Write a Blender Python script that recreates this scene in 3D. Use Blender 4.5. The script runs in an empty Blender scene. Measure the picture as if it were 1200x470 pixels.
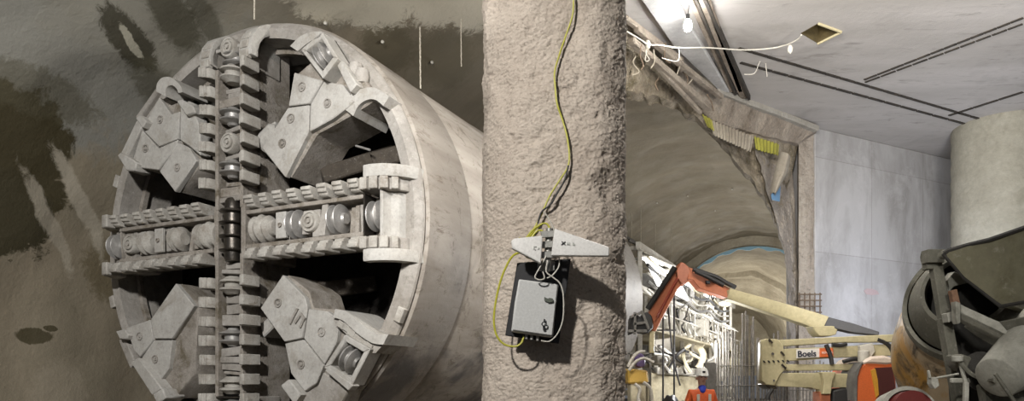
import bpy, bmesh, math, random
from mathutils import Vector, Matrix, noise
random.seed(7)
R = math.radians
SC = bpy.context.scene
COL = SC.collection
F, HY, EYE = 835.0, 449.0, 1.6           # focal length in px, horizon row, camera height
TH = .447                                 # bearing of the tunnel axis
CT, ST = math.cos(TH), math.sin(TH)
TX, TY, TZ, TR = -4.28, 11.6, 2.385, 3.4  # centre of the machine's face, relative to the eye

# ------------------------------------------------------------------ points
def P(px, py, d):
    return Vector(((px-600)/F*d, d, EYE+(HY-py)/F*d))
def PZ(px, py, z):                        # on the level plane z (world)
    return P(px, py, (z-EYE)*F/(HY-py))
def AV(a, v, z):                          # tunnel coordinates: across, along, height above the eye
    return Vector((TX+a*CT+v*ST, TY-a*ST+v*CT, EYE+z))
def face(px, py, c):                      # pixel -> machine face coordinates (a, b) at forward offset c
    k = (px-600)/F
    a = (k*(TY-c*CT)-TX+c*ST)/(CT+k*ST)
    Y = TY-a*ST-c*CT
    return a, (HY-py)/F*Y-TZ
def L(a, b, c): return Vector((a, -c, b+TR))

# ------------------------------------------------------------------ materials
def new_mat(name):
    m = bpy.data.materials.new(name); m.use_nodes = True
    nt = m.node_tree; b = nt.nodes['Principled BSDF']
    return m, nt, b
def N(nt, typ, **kw):
    n = nt.nodes.new(typ)
    for k, v in kw.items(): setattr(n, k, v)
    return n
def lin(h):
    h = h.lstrip('#'); o = []
    for i in (0, 2, 4):
        c = int(h[i:i+2], 16)/255
        o.append(c/12.92 if c <= .04045 else ((c+.055)/1.055)**2.4)
    return (*o, 1)
def mix(nt, fac, a, b, blend='MIX'):
    n = N(nt, 'ShaderNodeMix', data_type='RGBA', blend_type=blend)
    for s, v in ((0, fac), (6, a), (7, b)):
        if hasattr(v, 'is_linked') or hasattr(v, 'links'): nt.links.new(v, n.inputs[s])
        else: n.inputs[s].default_value = v
    return n.outputs[2]
def math_(nt, op, a, b=None, clamp=False):
    n = N(nt, 'ShaderNodeMath', operation=op, use_clamp=clamp)
    for s, v in ((0, a), (1, b)):
        if v is None: continue
        if hasattr(v, 'links'): nt.links.new(v, n.inputs[s])
        else: n.inputs[s].default_value = v
    return n.outputs[0]
def pos(nt, scale=(1, 1, 1), rot=(0, 0, 0)):
    g = N(nt, 'ShaderNodeNewGeometry'); mp = N(nt, 'ShaderNodeMapping')
    mp.inputs['Scale'].default_value = scale; mp.inputs['Rotation'].default_value = rot
    nt.links.new(g.outputs['Position'], mp.inputs['Vector'])
    return mp.outputs[0]
def ntex(nt, vec, scale, detail=6, rough=.6, dist=0):
    n = N(nt, 'ShaderNodeTexNoise'); n.inputs['Scale'].default_value = scale
    n.inputs['Detail'].default_value = detail; n.inputs['Roughness'].default_value = rough
    n.inputs['Distortion'].default_value = dist
    nt.links.new(vec, n.inputs['Vector']); return n.outputs['Fac']
def ramp(nt, fac, lo, hi):
    n = N(nt, 'ShaderNodeMapRange'); n.inputs[1].default_value = lo; n.inputs[2].default_value = hi
    nt.links.new(fac, n.inputs[0]); return n.outputs[0]
def dirty(name, c1, c2, scale=4, c3=None, rough=.85, metal=0, bump=.3, bscale=30, c3lim=(.55, .7), stretch=(1, 1, 1), rot=(0, 0, 0), bdist=.02, speck=0):
    m, nt, b = new_mat(name)
    v = pos(nt, stretch, rot); v0 = pos(nt)
    f = ramp(nt, ntex(nt, v, scale), .35, .65)
    col = mix(nt, f, lin(c1), lin(c2))
    fine = ramp(nt, ntex(nt, v0, scale*9, 4, .7), .3, .7)
    col = mix(nt, .22, col, fine_col(nt, fine), 'MULTIPLY')
    if c3:
        g = ramp(nt, ntex(nt, v, scale*.6+.37, 8, .7, .6), *c3lim)
        col = mix(nt, g, col, lin(c3))
    if speck:
        sp = ramp(nt, ntex(nt, v0, scale*3.3+2, 9, .82, .3), .53, .64); col = mix(nt, math_(nt, 'MULTIPLY', sp, speck), col, (.09, .078, .062, 1))
        sw = ramp(nt, ntex(nt, v0, scale*4.7+3, 9, .82, .2), .57, .68); col = mix(nt, math_(nt, 'MULTIPLY', sw, speck*.8), col, (.62, .6, .56, 1))
    nt.links.new(col, b.inputs['Base Color'])
    b.inputs['Roughness'].default_value = rough; b.inputs['Metallic'].default_value = metal
    if bump:
        bn = N(nt, 'ShaderNodeBump'); bn.inputs['Strength'].default_value = bump; bn.inputs['Distance'].default_value = bdist
        nt.links.new(ntex(nt, v0, bscale, 5, .65), bn.inputs['Height']); nt.links.new(bn.outputs[0], b.inputs['Normal'])
    return m
def fine_col(nt, f):
    c = N(nt, 'ShaderNodeCombineColor')
    for i in range(3): nt.links.new(f, c.inputs[i])
    return c.outputs[0]
def plain(name, c, rough=.6, metal=0):
    return dirty(name, c, c, 6, rough=rough, metal=metal, bump=.08, bscale=60)
def emit(name, c, s):
    m, nt, b = new_mat(name)
    b.inputs['Emission Color'].default_value = lin(c); b.inputs['Emission Strength'].default_value = s
    b.inputs['Base Color'].default_value = lin(c)
    return m

# ------------------------------------------------------------------ mesh builder
class MB:
    def __init__(s): s.v = []; s.f = []
    def add(s, vs, fs):
        o = len(s.v); s.v += [Vector(x) for x in vs]; s.f += [tuple(i+o for i in f) for f in fs]; return s
    def prism(s, A, B):
        n = len(A)
        return s.add(list(A)+list(B), [tuple(range(n))[::-1], tuple(range(n, 2*n))]+[(i, (i+1) % n, n+(i+1) % n, n+i) for i in range(n)])
    def box(s, c, d, M=None):
        x, y, z = (q/2 for q in d); c = Vector(c)
        A = [Vector((i, j, -z)) for i, j in ((-x, -y), (x, -y), (x, y), (-x, y))]
        B = [p+Vector((0, 0, 2*z)) for p in A]
        if M is not None: A = [M @ p for p in A]; B = [M @ p for p in B]
        return s.prism([c+p for p in A], [c+p for p in B])
    def bar(s, p, q, w, h=None, up=(0, 0, 1)):     # rectangular bar from p to q
        p, q = Vector(p), Vector(q); h = h or w; d = (q-p).normalized(); up = Vector(up)
        if abs(d.dot(up)) > .95: up = Vector((1, 0, 0))
        x = d.cross(up).normalized(); y = x.cross(d)
        o = [x*i*w/2+y*j*h/2 for i, j in ((-1, -1), (1, -1), (1, 1), (-1, 1))]
        return s.prism([p+k for k in o], [q+k for k in o])
    def lathe(s, prof, M=None, n=24, a0=0, a1=2*math.pi, cap=False):   # prof: (radius, height)
        M = M or Matrix(); full = abs(a1-a0-2*math.pi) < 1e-6; m = n if full else n+1
        vs = []; fs = []
        for r, h in prof:
            for i in range(m):
                t = a0+(a1-a0)*i/n; vs.append(M @ Vector((r*math.cos(t), r*math.sin(t), h)))
        for j in range(len(prof)-1):
            for i in range(n):
                k = (i+1) % m if full else i+1
                fs.append((j*m+i, j*m+k, (j+1)*m+k, (j+1)*m+i))
        if cap:
            fs.append(tuple(range(m))[::-1]); fs.append(tuple((len(prof)-1)*m+i for i in range(m)))
        return s.add(vs, fs)
    def cyl(s, p, q, r, r2=None, n=16):
        p, q = Vector(p), Vector(q); d = q-p
        M = Matrix.Translation(p) @ d.to_track_quat('Z', 'Y').to_matrix().to_4x4()
        return s.lathe([(r, 0), (r if r2 is None else r2, d.length)], M, n, cap=True)
    def tube(s, pts, r, n=6):
        pts = [Vector(p) for p in pts]; rings = []; x = None
        for i, p in enumerate(pts):
            d = (pts[min(i+1, len(pts)-1)]-pts[max(i-1, 0)]).normalized()
            if x is None: x = d.orthogonal().normalized()
            x = (x-d*x.dot(d)).normalized(); y = d.cross(x)
            rr = r[i] if isinstance(r, (list, tuple)) else r
            rings.append([p+x*rr*math.cos(2*math.pi*k/n)+y*rr*math.sin(2*math.pi*k/n) for k in range(n)])
        vs = [q for g in rings for q in g]; fs = []
        for j in range(len(rings)-1):
            for k in range(n): fs.append((j*n+k, j*n+(k+1) % n, (j+1)*n+(k+1) % n, (j+1)*n+k))
        fs.append(tuple(range(n))[::-1]); fs.append(tuple((len(rings)-1)*n+k for k in range(n)))
        return s.add(vs, fs)
    def mesh(s, name, mat, bevel=0, smooth=35, fix=True, seg=1):
        me = bpy.data.meshes.new(name); me.from_pydata([tuple(v) for v in s.v], [], s.f)
        bm = bmesh.new(); bm.from_mesh(me)
        if fix: bmesh.ops.recalc_face_normals(bm, faces=bm.faces)
        if bevel:
            es = [e for e in bm.edges if len(e.link_faces) == 2 and e.calc_face_angle(0) > R(25)]
            try: bmesh.ops.bevel(bm, geom=es, offset=bevel, segments=seg, profile=.6, affect='EDGES', clamp_overlap=True)
            except Exception: pass
        bm.to_mesh(me); bm.free()
        me.materials.append(mat)
        if smooth:
            me.polygons.foreach_set('use_smooth', [True]*len(me.polygons)); me.set_sharp_from_angle(angle=R(smooth))
        me.update(); return me
    def build(s, name, mat, parent=None, bevel=0, smooth=35, label=None, seg=1):
        return link(name, s.mesh(name, mat, bevel, smooth, seg=seg), parent, label)
def link(name, me, parent=None, label=None, M=None):
    o = bpy.data.objects.new(name, me); COL.objects.link(o)
    if parent: o.parent = parent
    if label: o['label'] = label
    if M is not None: o.matrix_local = M
    return o
def tag(o, label, cat, group=None, kind=None):
    o['label'] = label; o['category'] = cat
    if group: o['group'] = group
    if kind: o['kind'] = kind
    return o
def thing(name, loc, label, cat, rz=0, group=None):
    o = bpy.data.objects.new(name, None); COL.objects.link(o); o.location = loc; o.rotation_euler.z = rz
    o.empty_display_size = .2
    return tag(o, label, cat, group)
def struct(o): o['kind'] = 'structure'; return o
def world_child(root):                     # lets a part be modelled in world coordinates
    return Matrix.LocRotScale(root.location, root.rotation_euler, None).inverted()
def wbuild(mb, name, mat, root, bevel=0, smooth=35, label=None, seg=1):
    M = world_child(root); mb.v = [M @ p for p in mb.v]
    return mb.build(name, mat, root, bevel, smooth, label, seg)
def spline(pts, n=8):
    pts = [Vector(p) for p in pts]; out = []
    for i in range(len(pts)-1):
        a, b, c, d = pts[max(i-1, 0)], pts[i], pts[i+1], pts[min(i+2, len(pts)-1)]
        for k in range(n):
            t = k/n
            out.append(.5*((2*b)+(c-a)*t+(2*a-5*b+4*c-d)*t*t+(3*b-a-3*c+d)*t**3))
    out.append(pts[-1]); return out
def PP(mb, pts, d, t):                     # upright plate: outline at distance d, real thickness t away from the viewer
    A = [P(x, y, d if not isinstance(d, (list, tuple)) else d[i]) for i, (x, y) in enumerate(pts)]
    return mb.prism(A, [p+Vector((0, t, 0)) for p in A])

# ------------------------------------------------------------------ camera
cam = bpy.data.cameras.new('camera'); co = bpy.data.objects.new('camera', cam); COL.objects.link(co)
co.location = (0, 0, EYE); co.rotation_euler = (R(90), 0, 0)
cam.sensor_width = 36; cam.lens = 36*F/1200; cam.shift_y = (HY-235)/1200; cam.clip_end = 200
SC.camera = co

# ------------------------------------------------------------------ cavern
AC, ZC = 3.5, .5
def ring_at(v):
    if v <= 13: return AC, ZC, 8.3
    t = (v-13)/21; t = t*t*(3-2*t)
    return AC, ZC+t*2.2, 8.3-t*2.6
def vault_hit(px, py):
    d = Vector(((px-600)/F, 1, (HY-py)/F)); t = 3
    while t < 70:
        X, Y, Z = d*t; a = (X-TX)*CT-(Y-TY)*ST; v = (X-TX)*ST+(Y-TY)*CT
        ac, zc, r = ring_at(v)
        if math.hypot(a-ac, Z-zc) > r: break
        t += .05
    return d*t+Vector((0, 0, EYE))

def stain(nt, col, nz, p, rad, colour, soft=.35, amt=1, rot=0):
    """a stain with its own outline: noise-warped ellipsoid around p"""
    g = N(nt, 'ShaderNodeNewGeometry')
    s = N(nt, 'ShaderNodeVectorMath', operation='SUBTRACT'); nt.links.new(g.outputs['Position'], s.inputs[0]); s.inputs[1].default_value = p
    mp = N(nt, 'ShaderNodeMapping'); mp.inputs['Rotation'].default_value = (0, rot, 0)
    mp.inputs['Scale'].default_value = (1, 1, 1); nt.links.new(s.outputs[0], mp.inputs[0])
    m2 = N(nt, 'ShaderNodeMapping'); m2.inputs['Scale'].default_value = [1/q for q in rad]; nt.links.new(mp.outputs[0], m2.inputs[0])
    ln = N(nt, 'ShaderNodeVectorMath', operation='LENGTH'); nt.links.new(m2.outputs[0], ln.inputs[0])
    x = math_(nt, 'ADD', ln.outputs['Value'], nz)
    mr = ramp(nt, x, 1.0+soft, 1.0)
    mr = math_(nt, 'MULTIPLY', mr, amt)
    return mix(nt, mr, col, lin(colour))

def vault_material():
    m, nt, b = new_mat('sprayed_concrete_lining')
    v0 = pos(nt)
    # streaks run round the vault: compress the tunnel axis
    g = N(nt, 'ShaderNodeNewGeometry'); mp0 = N(nt, 'ShaderNodeMapping'); mp0.inputs['Rotation'].default_value = (0, 0, TH)
    nt.links.new(g.outputs['Position'], mp0.inputs[0])
    mp = N(nt, 'ShaderNodeMapping'); mp.inputs['Scale'].default_value = (.1, 1.0, .12); nt.links.new(mp0.outputs[0], mp.inputs[0])
    st = ramp(nt, ntex(nt, mp.outputs[0], .8, 6, .6, .5), .3, .7)
    col = mix(nt, st, lin('#6e6554'), lin('#8f8471'))
    big = ramp(nt, ntex(nt, v0, .45, 5, .6, .4), .38, .68)
    col = mix(nt, big, col, lin('#7f7765'))
    mott = ramp(nt, ntex(nt, v0, 2.2, 8, .72, .3), .56, .72)
    col = mix(nt, math_(nt, 'MULTIPLY', mott, .22), col, lin('#4d4636'))
    pale = ramp(nt, ntex(nt, mp.outputs[0], 2.4, 8, .75, 1.2), .62, .74)
    col = mix(nt, math_(nt, 'MULTIPLY', pale, .12), col, lin('#aaa290'))
    nz = math_(nt, 'MULTIPLY', math_(nt, 'SUBTRACT', ntex(nt, v0, 1.3, 7, .7, .4), .5), 1.7)
    nf = math_(nt, 'MULTIPLY', math_(nt, 'SUBTRACT', ntex(nt, v0, 4.5, 8, .8, 1.0), .5), 1.9)
    S = [ # px, py, radii, colour, noise, softness, amount
        (60, 20, (3.2, 3.2, 1.5), '#7f7e77', nz, .3, .9), (230, 10, (2.4, 2.4, .9), '#807c70', nz, .6, .6),
        (14, 175, (.6, 1.2, 1.35), '#3d3620', nz, .12, 1), (12, 250, (.42, 1.0, .75), '#3a3420', nz, .1, 1), (45, 110, (.7, 1.0, .3), '#4f4a38', nf, .3, .6),
        (40, 394, (.19, .5, .15), '#3f3820', nz, .12, .9), (60, 385, (.07, .3, .06), '#3f3820', nz, .1, .9),
        (152, 46, (.2, .8, .34), '#332f20', nf, .3, .9), (205, 22, (.22, .7, .5), '#3a3624', nf, .5, .75), (240, 20, (.12, .6, .4), '#3a3624', nf, .5, .6), (185, 105, (.2, .8, .4), '#45412f', nf, .5, .6),
        (155, 45, (.05, .4, .3), '#a9a595', nf, .2, .8), (135, 320, (.3, .8, .5), '#5a4f35', nf, .4, .7),
        (70, 470, (.25, .6, .6), '#9c9280', nf, .5, .5), (95, 235, (.07, .8, 1.1), '#a8a090', nf, .4, .8), (60, 260, (.05, .8, .9), '#a39b8b', nf, .4, .7),
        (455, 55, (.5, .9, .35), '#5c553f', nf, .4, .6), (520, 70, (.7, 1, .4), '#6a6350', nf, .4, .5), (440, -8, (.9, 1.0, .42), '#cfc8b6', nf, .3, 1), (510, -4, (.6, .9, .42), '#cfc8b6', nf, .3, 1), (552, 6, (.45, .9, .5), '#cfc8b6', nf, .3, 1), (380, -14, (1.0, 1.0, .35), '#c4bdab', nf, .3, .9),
    ]
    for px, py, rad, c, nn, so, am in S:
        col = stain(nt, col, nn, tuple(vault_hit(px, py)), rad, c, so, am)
    nt.links.new(col, b.inputs['Base Color'])
    rr = ramp(nt, ntex(nt, v0, 1.1, 4, .6), .35, .65)
    r2 = N(nt, 'ShaderNodeMapRange'); r2.inputs[3].default_value = .66; r2.inputs[4].default_value = .9; nt.links.new(rr, r2.inputs[0])
    nt.links.new(r2.outputs[0], b.inputs['Roughness'])
    h = math_(nt, 'ADD', math_(nt, 'MULTIPLY', ntex(nt, v0, 14, 6, .7), .5), ntex(nt, v0, 3, 5, .6))
    bn = N(nt, 'ShaderNodeBump'); bn.inputs['Strength'].default_value = .5; bn.inputs['Distance'].default_value = .06
    nt.links.new(h, bn.inputs['Height']); nt.links.new(bn.outputs[0], b.inputs['Normal'])
    return m
M_vault = vault_material()

def portal_side(X, Y):                     # >0 on the far side of the portal line
    A = Vector((.3, 11.2)); B = Vector((8.6, 20.2)); d = B-A
    return d.x*(Y-A.y)-d.y*(X-A.x)
vm = MB(); na, nv = 150, 170
V0, V1 = -6.5, 34
for j in range(nv+1):
    v = V0+(V1-V0)*j/nv; ac, zc, r = ring_at(v)
    for i in range(na+1):
        t = R(205)-R(230)*i/na
        a, z = ac+r*math.cos(t), zc+r*math.sin(t)
        q = AV(a, v, z); k = noise.fractal(q*.45, 1, 2, 4)*.13+noise.fractal(q*2.2, 1, 2, 4)*.035
        rough = max(0, 1-abs(v-2)/6)*max(0, math.sin(t))**2
        k += noise.fractal(q*5, 1, 2, 3)*.05*rough
        q2 = AV(ac+(r+k)*math.cos(t), v, zc+(r+k)*math.sin(t)); q2.z = max(q2.z, -.05)
        vm.v.append(q2)
W = na+1
for j in range(nv):
    for i in range(na):
        q = vm.v[j*W+i]
        if portal_side(q.x, q.y) < 0 and q.x > .03*q.y: continue
        vm.f.append((j*W+i, j*W+i+1, (j+1)*W+i+1, (j+1)*W+i))
struct(vm.build('wall_left', M_vault, smooth=60))

# far bore: step ring, curved smaller tunnel, end wall
M_far = dirty('pale_sprayed_concrete', '#968d7b', '#b2a996', .8, c3='#857b68', bump=.6, bscale=9, bdist=.05)
M_farrough = dirty('rough_pale_concrete', '#b0a691', '#8f8570', 2.5, c3='#d2cab6', bump=1, bscale=14, bdist=.12, speck=0.3)
fm = MB()
secs = [(34, AC, 2.7, 5.8), (34.05, AC, 3.0, 4.85), (36, 3.2, 3.05, 4.8), (40, 2.4, 3.2, 4.75), (44, 1.4, 3.3, 4.65), (44.1, 1.4, 3.3, 4.3), (44.9, 1.3, 3.3, 4.28), (45, 1.3, 3.3, 4.1), (45.9, 1.2, 3.2, 4.05), (46, 1.2, 3.2, 3.85), (47, 1.1, 3.1, 3.8), (47.1, 1, 3.0, 3.6), (49, .7, 2.9, 3.5), (54, -.6, 2.6, 3.4)]
for v, ac, zc, r in secs:
    for i in range(61):
        t = R(215)-R(250)*i/60
        q = AV(ac+r*math.cos(t), v, zc+r*math.sin(t)); q += Vector((0, 0, 1))*(noise.noise(q*.8)*.12+(noise.fractal(q*2.5, 1, 2, 3)*.12 if v > 43 else 0))
        q.z = max(q.z, -.05); fm.v.append(q)
for j in range(len(secs)-1):
    for i in range(60): fm.f.append((j*61+i, j*61+i+1, (j+1)*61+i+1, (j+1)*61+i))
fm.f.append(tuple((len(secs)-1)*61+i for i in range(61)))
struct(fm.build('wall_back', M_far, smooth=30))
# blue membrane strip round the far arch
M_blue = plain('blue_membrane', '#9ac3d8', .5)
bl = MB(); n = 40
for i in range(n+1):
    t = R(148)-R(112)*i/n; w = .16+.07*math.sin(i*1.3)
    for rr, dv in ((4.8, -.08), (4.8-w, -.1), (4.8-w, -.02), (4.8, 0)):
        bl.v.append(AV(AC+rr*math.cos(t), 34+dv, 3.0+rr*math.sin(t)))
for i in range(n):
    for k in range(4): bl.f.append((i*4+k, i*4+(k+1) % 4, (i+1)*4+(k+1) % 4, (i+1)*4+k))
bl.f += [(0, 1, 2, 3), (4*n+3, 4*n+2, 4*n+1, 4*n)]
tag(bl.build('membrane_strip', M_blue), 'light blue membrane strip following the far tunnel arch', 'membrane')

# floor
M_floor = dirty('site_mud', '#5c554a', '#746c5e', 1.2, c3='#453f36', bump=.6, bscale=8, bdist=.05)
fl = MB(); fl.add([(-30, -14, 0), (50, -14, 0), (50, 75, 0), (-30, 75, 0), (-30, -14, -.3), (50, -14, -.3), (50, 75, -.3), (-30, 75, -.3)], [(0, 1, 2, 3), (7, 6, 5, 4), (0, 4, 5, 1), (1, 5, 6, 2), (2, 6, 7, 3), (3, 7, 4, 0)])
struct(fl.build('floor', M_floor))

# ------------------------------------------------------------------ station box: slab, wall, lintel, jamb, broken face
ZS = EYE+7.0
def slab_material():
    m, nt, b = new_mat('slab_concrete')
    v0 = pos(nt); vs = pos(nt, (.35, 1.4, 1), (0, 0, .5))
    f = ramp(nt, ntex(nt, vs, .8, 6, .6, .3), .3, .7)
    col = mix(nt, f, lin('#a39e98'), lin('#b6b1ac'))
    g = ramp(nt, ntex(nt, v0, .5, 6, .65, .5), .56, .72)
    col = mix(nt, math_(nt, 'MULTIPLY', g, .6), col, lin('#837e78'))
    gs = ramp(nt, ntex(nt, vs, 3.2, 8, .75, .6), .56, .68); col = mix(nt, math_(nt, 'MULTIPLY', gs, .65), col, lin('#76716b'))
    g2 = ramp(nt, ntex(nt, v0, 5, 8, .8), .62, .7)
    col = mix(nt, math_(nt, 'MULTIPLY', g2, .5), col, lin('#bdb9b3'))
    nt.links.new(col, b.inputs['Base Color']); b.inputs['Roughness'].default_value = .75
    bn = N(nt, 'ShaderNodeBump'); bn.inputs['Strength'].default_value = .3; bn.inputs['Distance'].default_value = .03
    nt.links.new(ntex(nt, v0, 5, 6, .65), bn.inputs['Height']); nt.links.new(bn.outputs[0], b.inputs['Normal'])
    return m
M_slab = slab_material()
Sp = [PZ(740, 25, ZS), PZ(790, 66, ZS), PZ(850, 108, ZS), PZ(900, 128, ZS), PZ(955, 150, ZS)]
Sp = [Vector((-2.5, -4, ZS)), Vector((.9, 9, ZS)), PZ(728, 10, ZS)]+Sp
outer = [Vector((p.x, p.y)) for p in Sp]+[Vector(p) for p in ((15.3, 23.3), (27, 28.2), (27, -4))]
hole = [PZ(x, y, ZS).xy for x, y in ((938, 39), (959, 27), (986, 37), (958, 51))]
bm = bmesh.new(); top = ZS+.9
def loop(pts, z): 
    vs = [bm.verts.new((p.x, p.y, z)) for p in pts]
    return vs, [bm.edges.new((vs[i], vs[(i+1) % len(vs)])) for i in range(len(vs))]
for z in (ZS, top):
    _, e1 = loop(outer, z); _, e2 = loop(hole, z)
    bmesh.ops.triangle_fill(bm, edges=e1+e2, use_beauty=True)
bm.verts.ensure_lookup_table(); no, nh = len(outer), len(hole)
V = list(bm.verts); b0 = no+nh
for base, cnt in ((0, no), (no, nh)):
    for i in range(cnt): bm.faces.new((V[base+i], V[base+(i+1) % cnt], V[b0+base+(i+1) % cnt], V[b0+base+i]))
bmesh.ops.recalc_face_normals(bm, faces=bm.faces)
me = bpy.data.meshes.new('ceiling'); bm.to_mesh(me); bm.free(); me.materials.append(M_slab)
struct(link('ceiling', me))
M_hatch = dirty('hatch_timber', '#4f4428', '#6a5b38', 3)
hm = MB(); hc = sum((Vector(h) for h in hole), Vector((0, 0)))/4
up = [Vector((p.x, p.y, ZS+.86)) for p in hole]; hm.prism(up, [p+Vector((0, 0, .05)) for p in up])
for i in range(4):
    a_, b_ = hole[i], hole[(i+1) % 4]; cdir = (hc-(a_+b_)/2).normalized()*.02
    hm.prism([Vector((a_.x, a_.y, ZS)), Vector((b_.x, b_.y, ZS)), Vector((b_.x, b_.y, ZS+.86)), Vector((a_.x, a_.y, ZS+.86))], [Vector((a_.x+cdir.x, a_.y+cdir.y, ZS)), Vector((b_.x+cdir.x, b_.y+cdir.y, ZS)), Vector((b_.x+cdir.x, b_.y+cdir.y, ZS+.86)), Vector((a_.x+cdir.x, a_.y+cdir.y, ZS+.86))])
struct(hm.build('trim_2', M_hatch, bevel=.0))
hm = MB()
for i in (1, 2):
    a_, b_ = hole[i], hole[(i+1) % 4]; hm.bar((a_.x, a_.y, ZS-.01), (b_.x, b_.y, ZS-.01), .05, .04)
struct(hm.build('trim_10', plain('pale_timber_lip', '#c9bd96', .8), bevel=.01))
def ceil_strip(mb, p, q, w, t=.03, off=0):
    p, q = PZ(*p, ZS), PZ(*q, ZS)
    dn = Vector((0, 0, -t/2+.008-off)); mb.bar(p+dn, q+dn, w, t)
M_groove = dirty('groove_shade_strip', '#2c2823', '#413a31', 5, bump=.4)  # dark strips stand in for the shaded recesses of the slab grooves
mb = MB()
def dashes(p, q, w, n, gap=.12):
    p = Vector(p); q = Vector(q)
    for i in range(n):
        a_, b_ = p.lerp(q, i/n), p.lerp(q, (i+1-gap)/n)
        ceil_strip(mb, tuple(a_), tuple(b_), w)
dashes((866, 56), (1155, 141), .07, 17, .06); dashes((868, 73), (1150, 150), .07, 15, .08)
dashes((1013, 93), (1200, 20), .06, 12, .08); dashes((1014, 96), (1200, 27), .05, 10, .1)
dashes((1112, 135), (1200, 107), .09, 3, .05)
struct(mb.build('trim_3', M_groove))
M_brownc = dirty('brown_stained_concrete', '#7a6d5e', '#988b7d', 2.2, c3='#4a3f2f', bump=.8, bscale=16, bdist=.04, c3lim=(.5, .72), speck=0.4)
mb = MB()
for (p, q, w) in (((803, -40), (872, 112), .16), ((815, -40), (868, 104), .1), ((793, -40), (858, 104), .1)):
    ceil_strip(mb, p, q, w, .09)
struct(mb.build('trim_4', M_brownc, bevel=.01))
mb = MB(); ceil_strip(mb, (818, -25), (878, 112), .06, .12); ceil_strip(mb, (808, -25), (862, 106), .05, .12)
struct(mb.build('trim_5', M_groove))
M_smooth = dirty('smooth_pale_concrete', '#a9a7a4', '#bdbbb8', 1.2, bump=.15)
mb = MB(); A = [PZ(x, y, ZS-.02) for x, y in ((742, -20), (786, -20), (812, 30), (855, 104), (843, 102), (790, 50))]
mb.prism(A, [p+Vector((0, 0, -.1)) for p in A]); struct(mb.build('trim_6', M_smooth, bevel=.02))

def wall_material():
    m, nt, b = new_mat('formed_wall_concrete')
    tc = N(nt, 'ShaderNodeTexCoord'); v = tc.outputs['Object']
    sep = N(nt, 'ShaderNodeSeparateXYZ'); nt.links.new(v, sep.inputs[0])
    cmb = N(nt, 'ShaderNodeCombineXYZ'); nt.links.new(sep.outputs[0], cmb.inputs[0]); nt.links.new(sep.outputs[2], cmb.inputs[1])
    br = N(nt, 'ShaderNodeTexBrick'); nt.links.new(cmb.outputs[0], br.inputs[0])
    br.offset = 0; br.inputs['Scale'].default_value = 1; br.inputs['Brick Width'].default_value = 2.35; br.inputs['Row Height'].default_value = 2.6
    br.inputs['Mortar Size'].default_value = .012; br.inputs['Mortar Smooth'].default_value = .3; br.inputs['Bias'].default_value = 0
    br.inputs['Color1'].default_value = lin('#a5a3a1'); br.inputs['Color2'].default_value = lin('#b1afad'); br.inputs['Mortar'].default_value = lin('#918e8b')
    col = br.outputs['Color']
    mpv = N(nt, 'ShaderNodeMapping'); mpv.inputs['Scale'].default_value = (1, 1, .3); nt.links.new(v, mpv.inputs[0])
    f = ramp(nt, ntex(nt, mpv.outputs[0], .9, 7, .65, .4), .42, .62)
    col = mix(nt, math_(nt, 'MULTIPLY', f, .75), col, lin('#86837f'))
    fb = ramp(nt, ntex(nt, v, .7, 8, .75, .6), .5, .62); col = mix(nt, math_(nt, 'MULTIPLY', fb, .35), col, lin('#bfbdbc'))
    f2 = ramp(nt, ntex(nt, v, 2.6, 8, .75, .3), .6, .72)
    col = mix(nt, math_(nt, 'MULTIPLY', f2, .5), col, lin('#c2bfbb'))
    f3 = ramp(nt, ntex(nt, v, 6, 8, .8), .66, .74)
    col = mix(nt, math_(nt, 'MULTIPLY', f3, .5), col, lin('#6a655f'))
    nt.links.new(col, b.inputs['Base Color']); b.inputs['Roughness'].default_value = .7
    bn = N(nt, 'ShaderNodeBump'); bn.inputs['Strength'].default_value = .25; bn.inputs['Distance'].default_value = .02
    nt.links.new(ntex(nt, v, 7, 6, .65), bn.inputs['Height']); nt.links.new(bn.outputs[0], b.inputs['Normal'])
    return m
W0, W1 = P(955, 150, 19.5), P(1150, 195, 23)
wd = (W1-W0); wd.z = 0; wl = wd.length; wdn = wd.normalized(); ang = math.atan2(wd.y, wd.x)
mb = MB(); Lw = 19
xs = [0, .55, 1.1, 1.7, 2.4, 3.1, 4, 5, 6, 7, 9, Lw]
mb.box((Lw/2, .5, ZS/2), (Lw, 1, ZS))
o = mb.build('wall_right', wall_material(), bevel=.02); o.location = (W0.x, W0.y, 0); o.rotation_euler.z = ang; struct(o)
# red spray marks
M_red = plain('red_spray_paint', '#b5a19f', .8)
mb = MB()
for px, py, d in ((1019, 341, 20.6), (1024, 343, 20.6)):
    k = 0
def on_wall(px, py, off=.01):              # ray onto the right wall's plane
    d = Vector(((px-600)/F, 1, (HY-py)/F)); nrm = Vector((wdn.y, -wdn.x, 0))
    t = (Vector((W0.x, W0.y, 0))).dot(nrm)/d.dot(nrm)
    return d*t+Vector((0, 0, EYE))+nrm*off
pts = [on_wall(x, y) for x, y in ((1012, 341), (1016, 338), (1023, 339), (1028, 341), (1030, 345), (1022, 346), (1015, 345))]
nrm = Vector((wdn.y, -wdn.x, 0))
mb.prism(pts, [p-nrm*.02 for p in pts]); struct(mb.build('trim_7', M_red))

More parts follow.
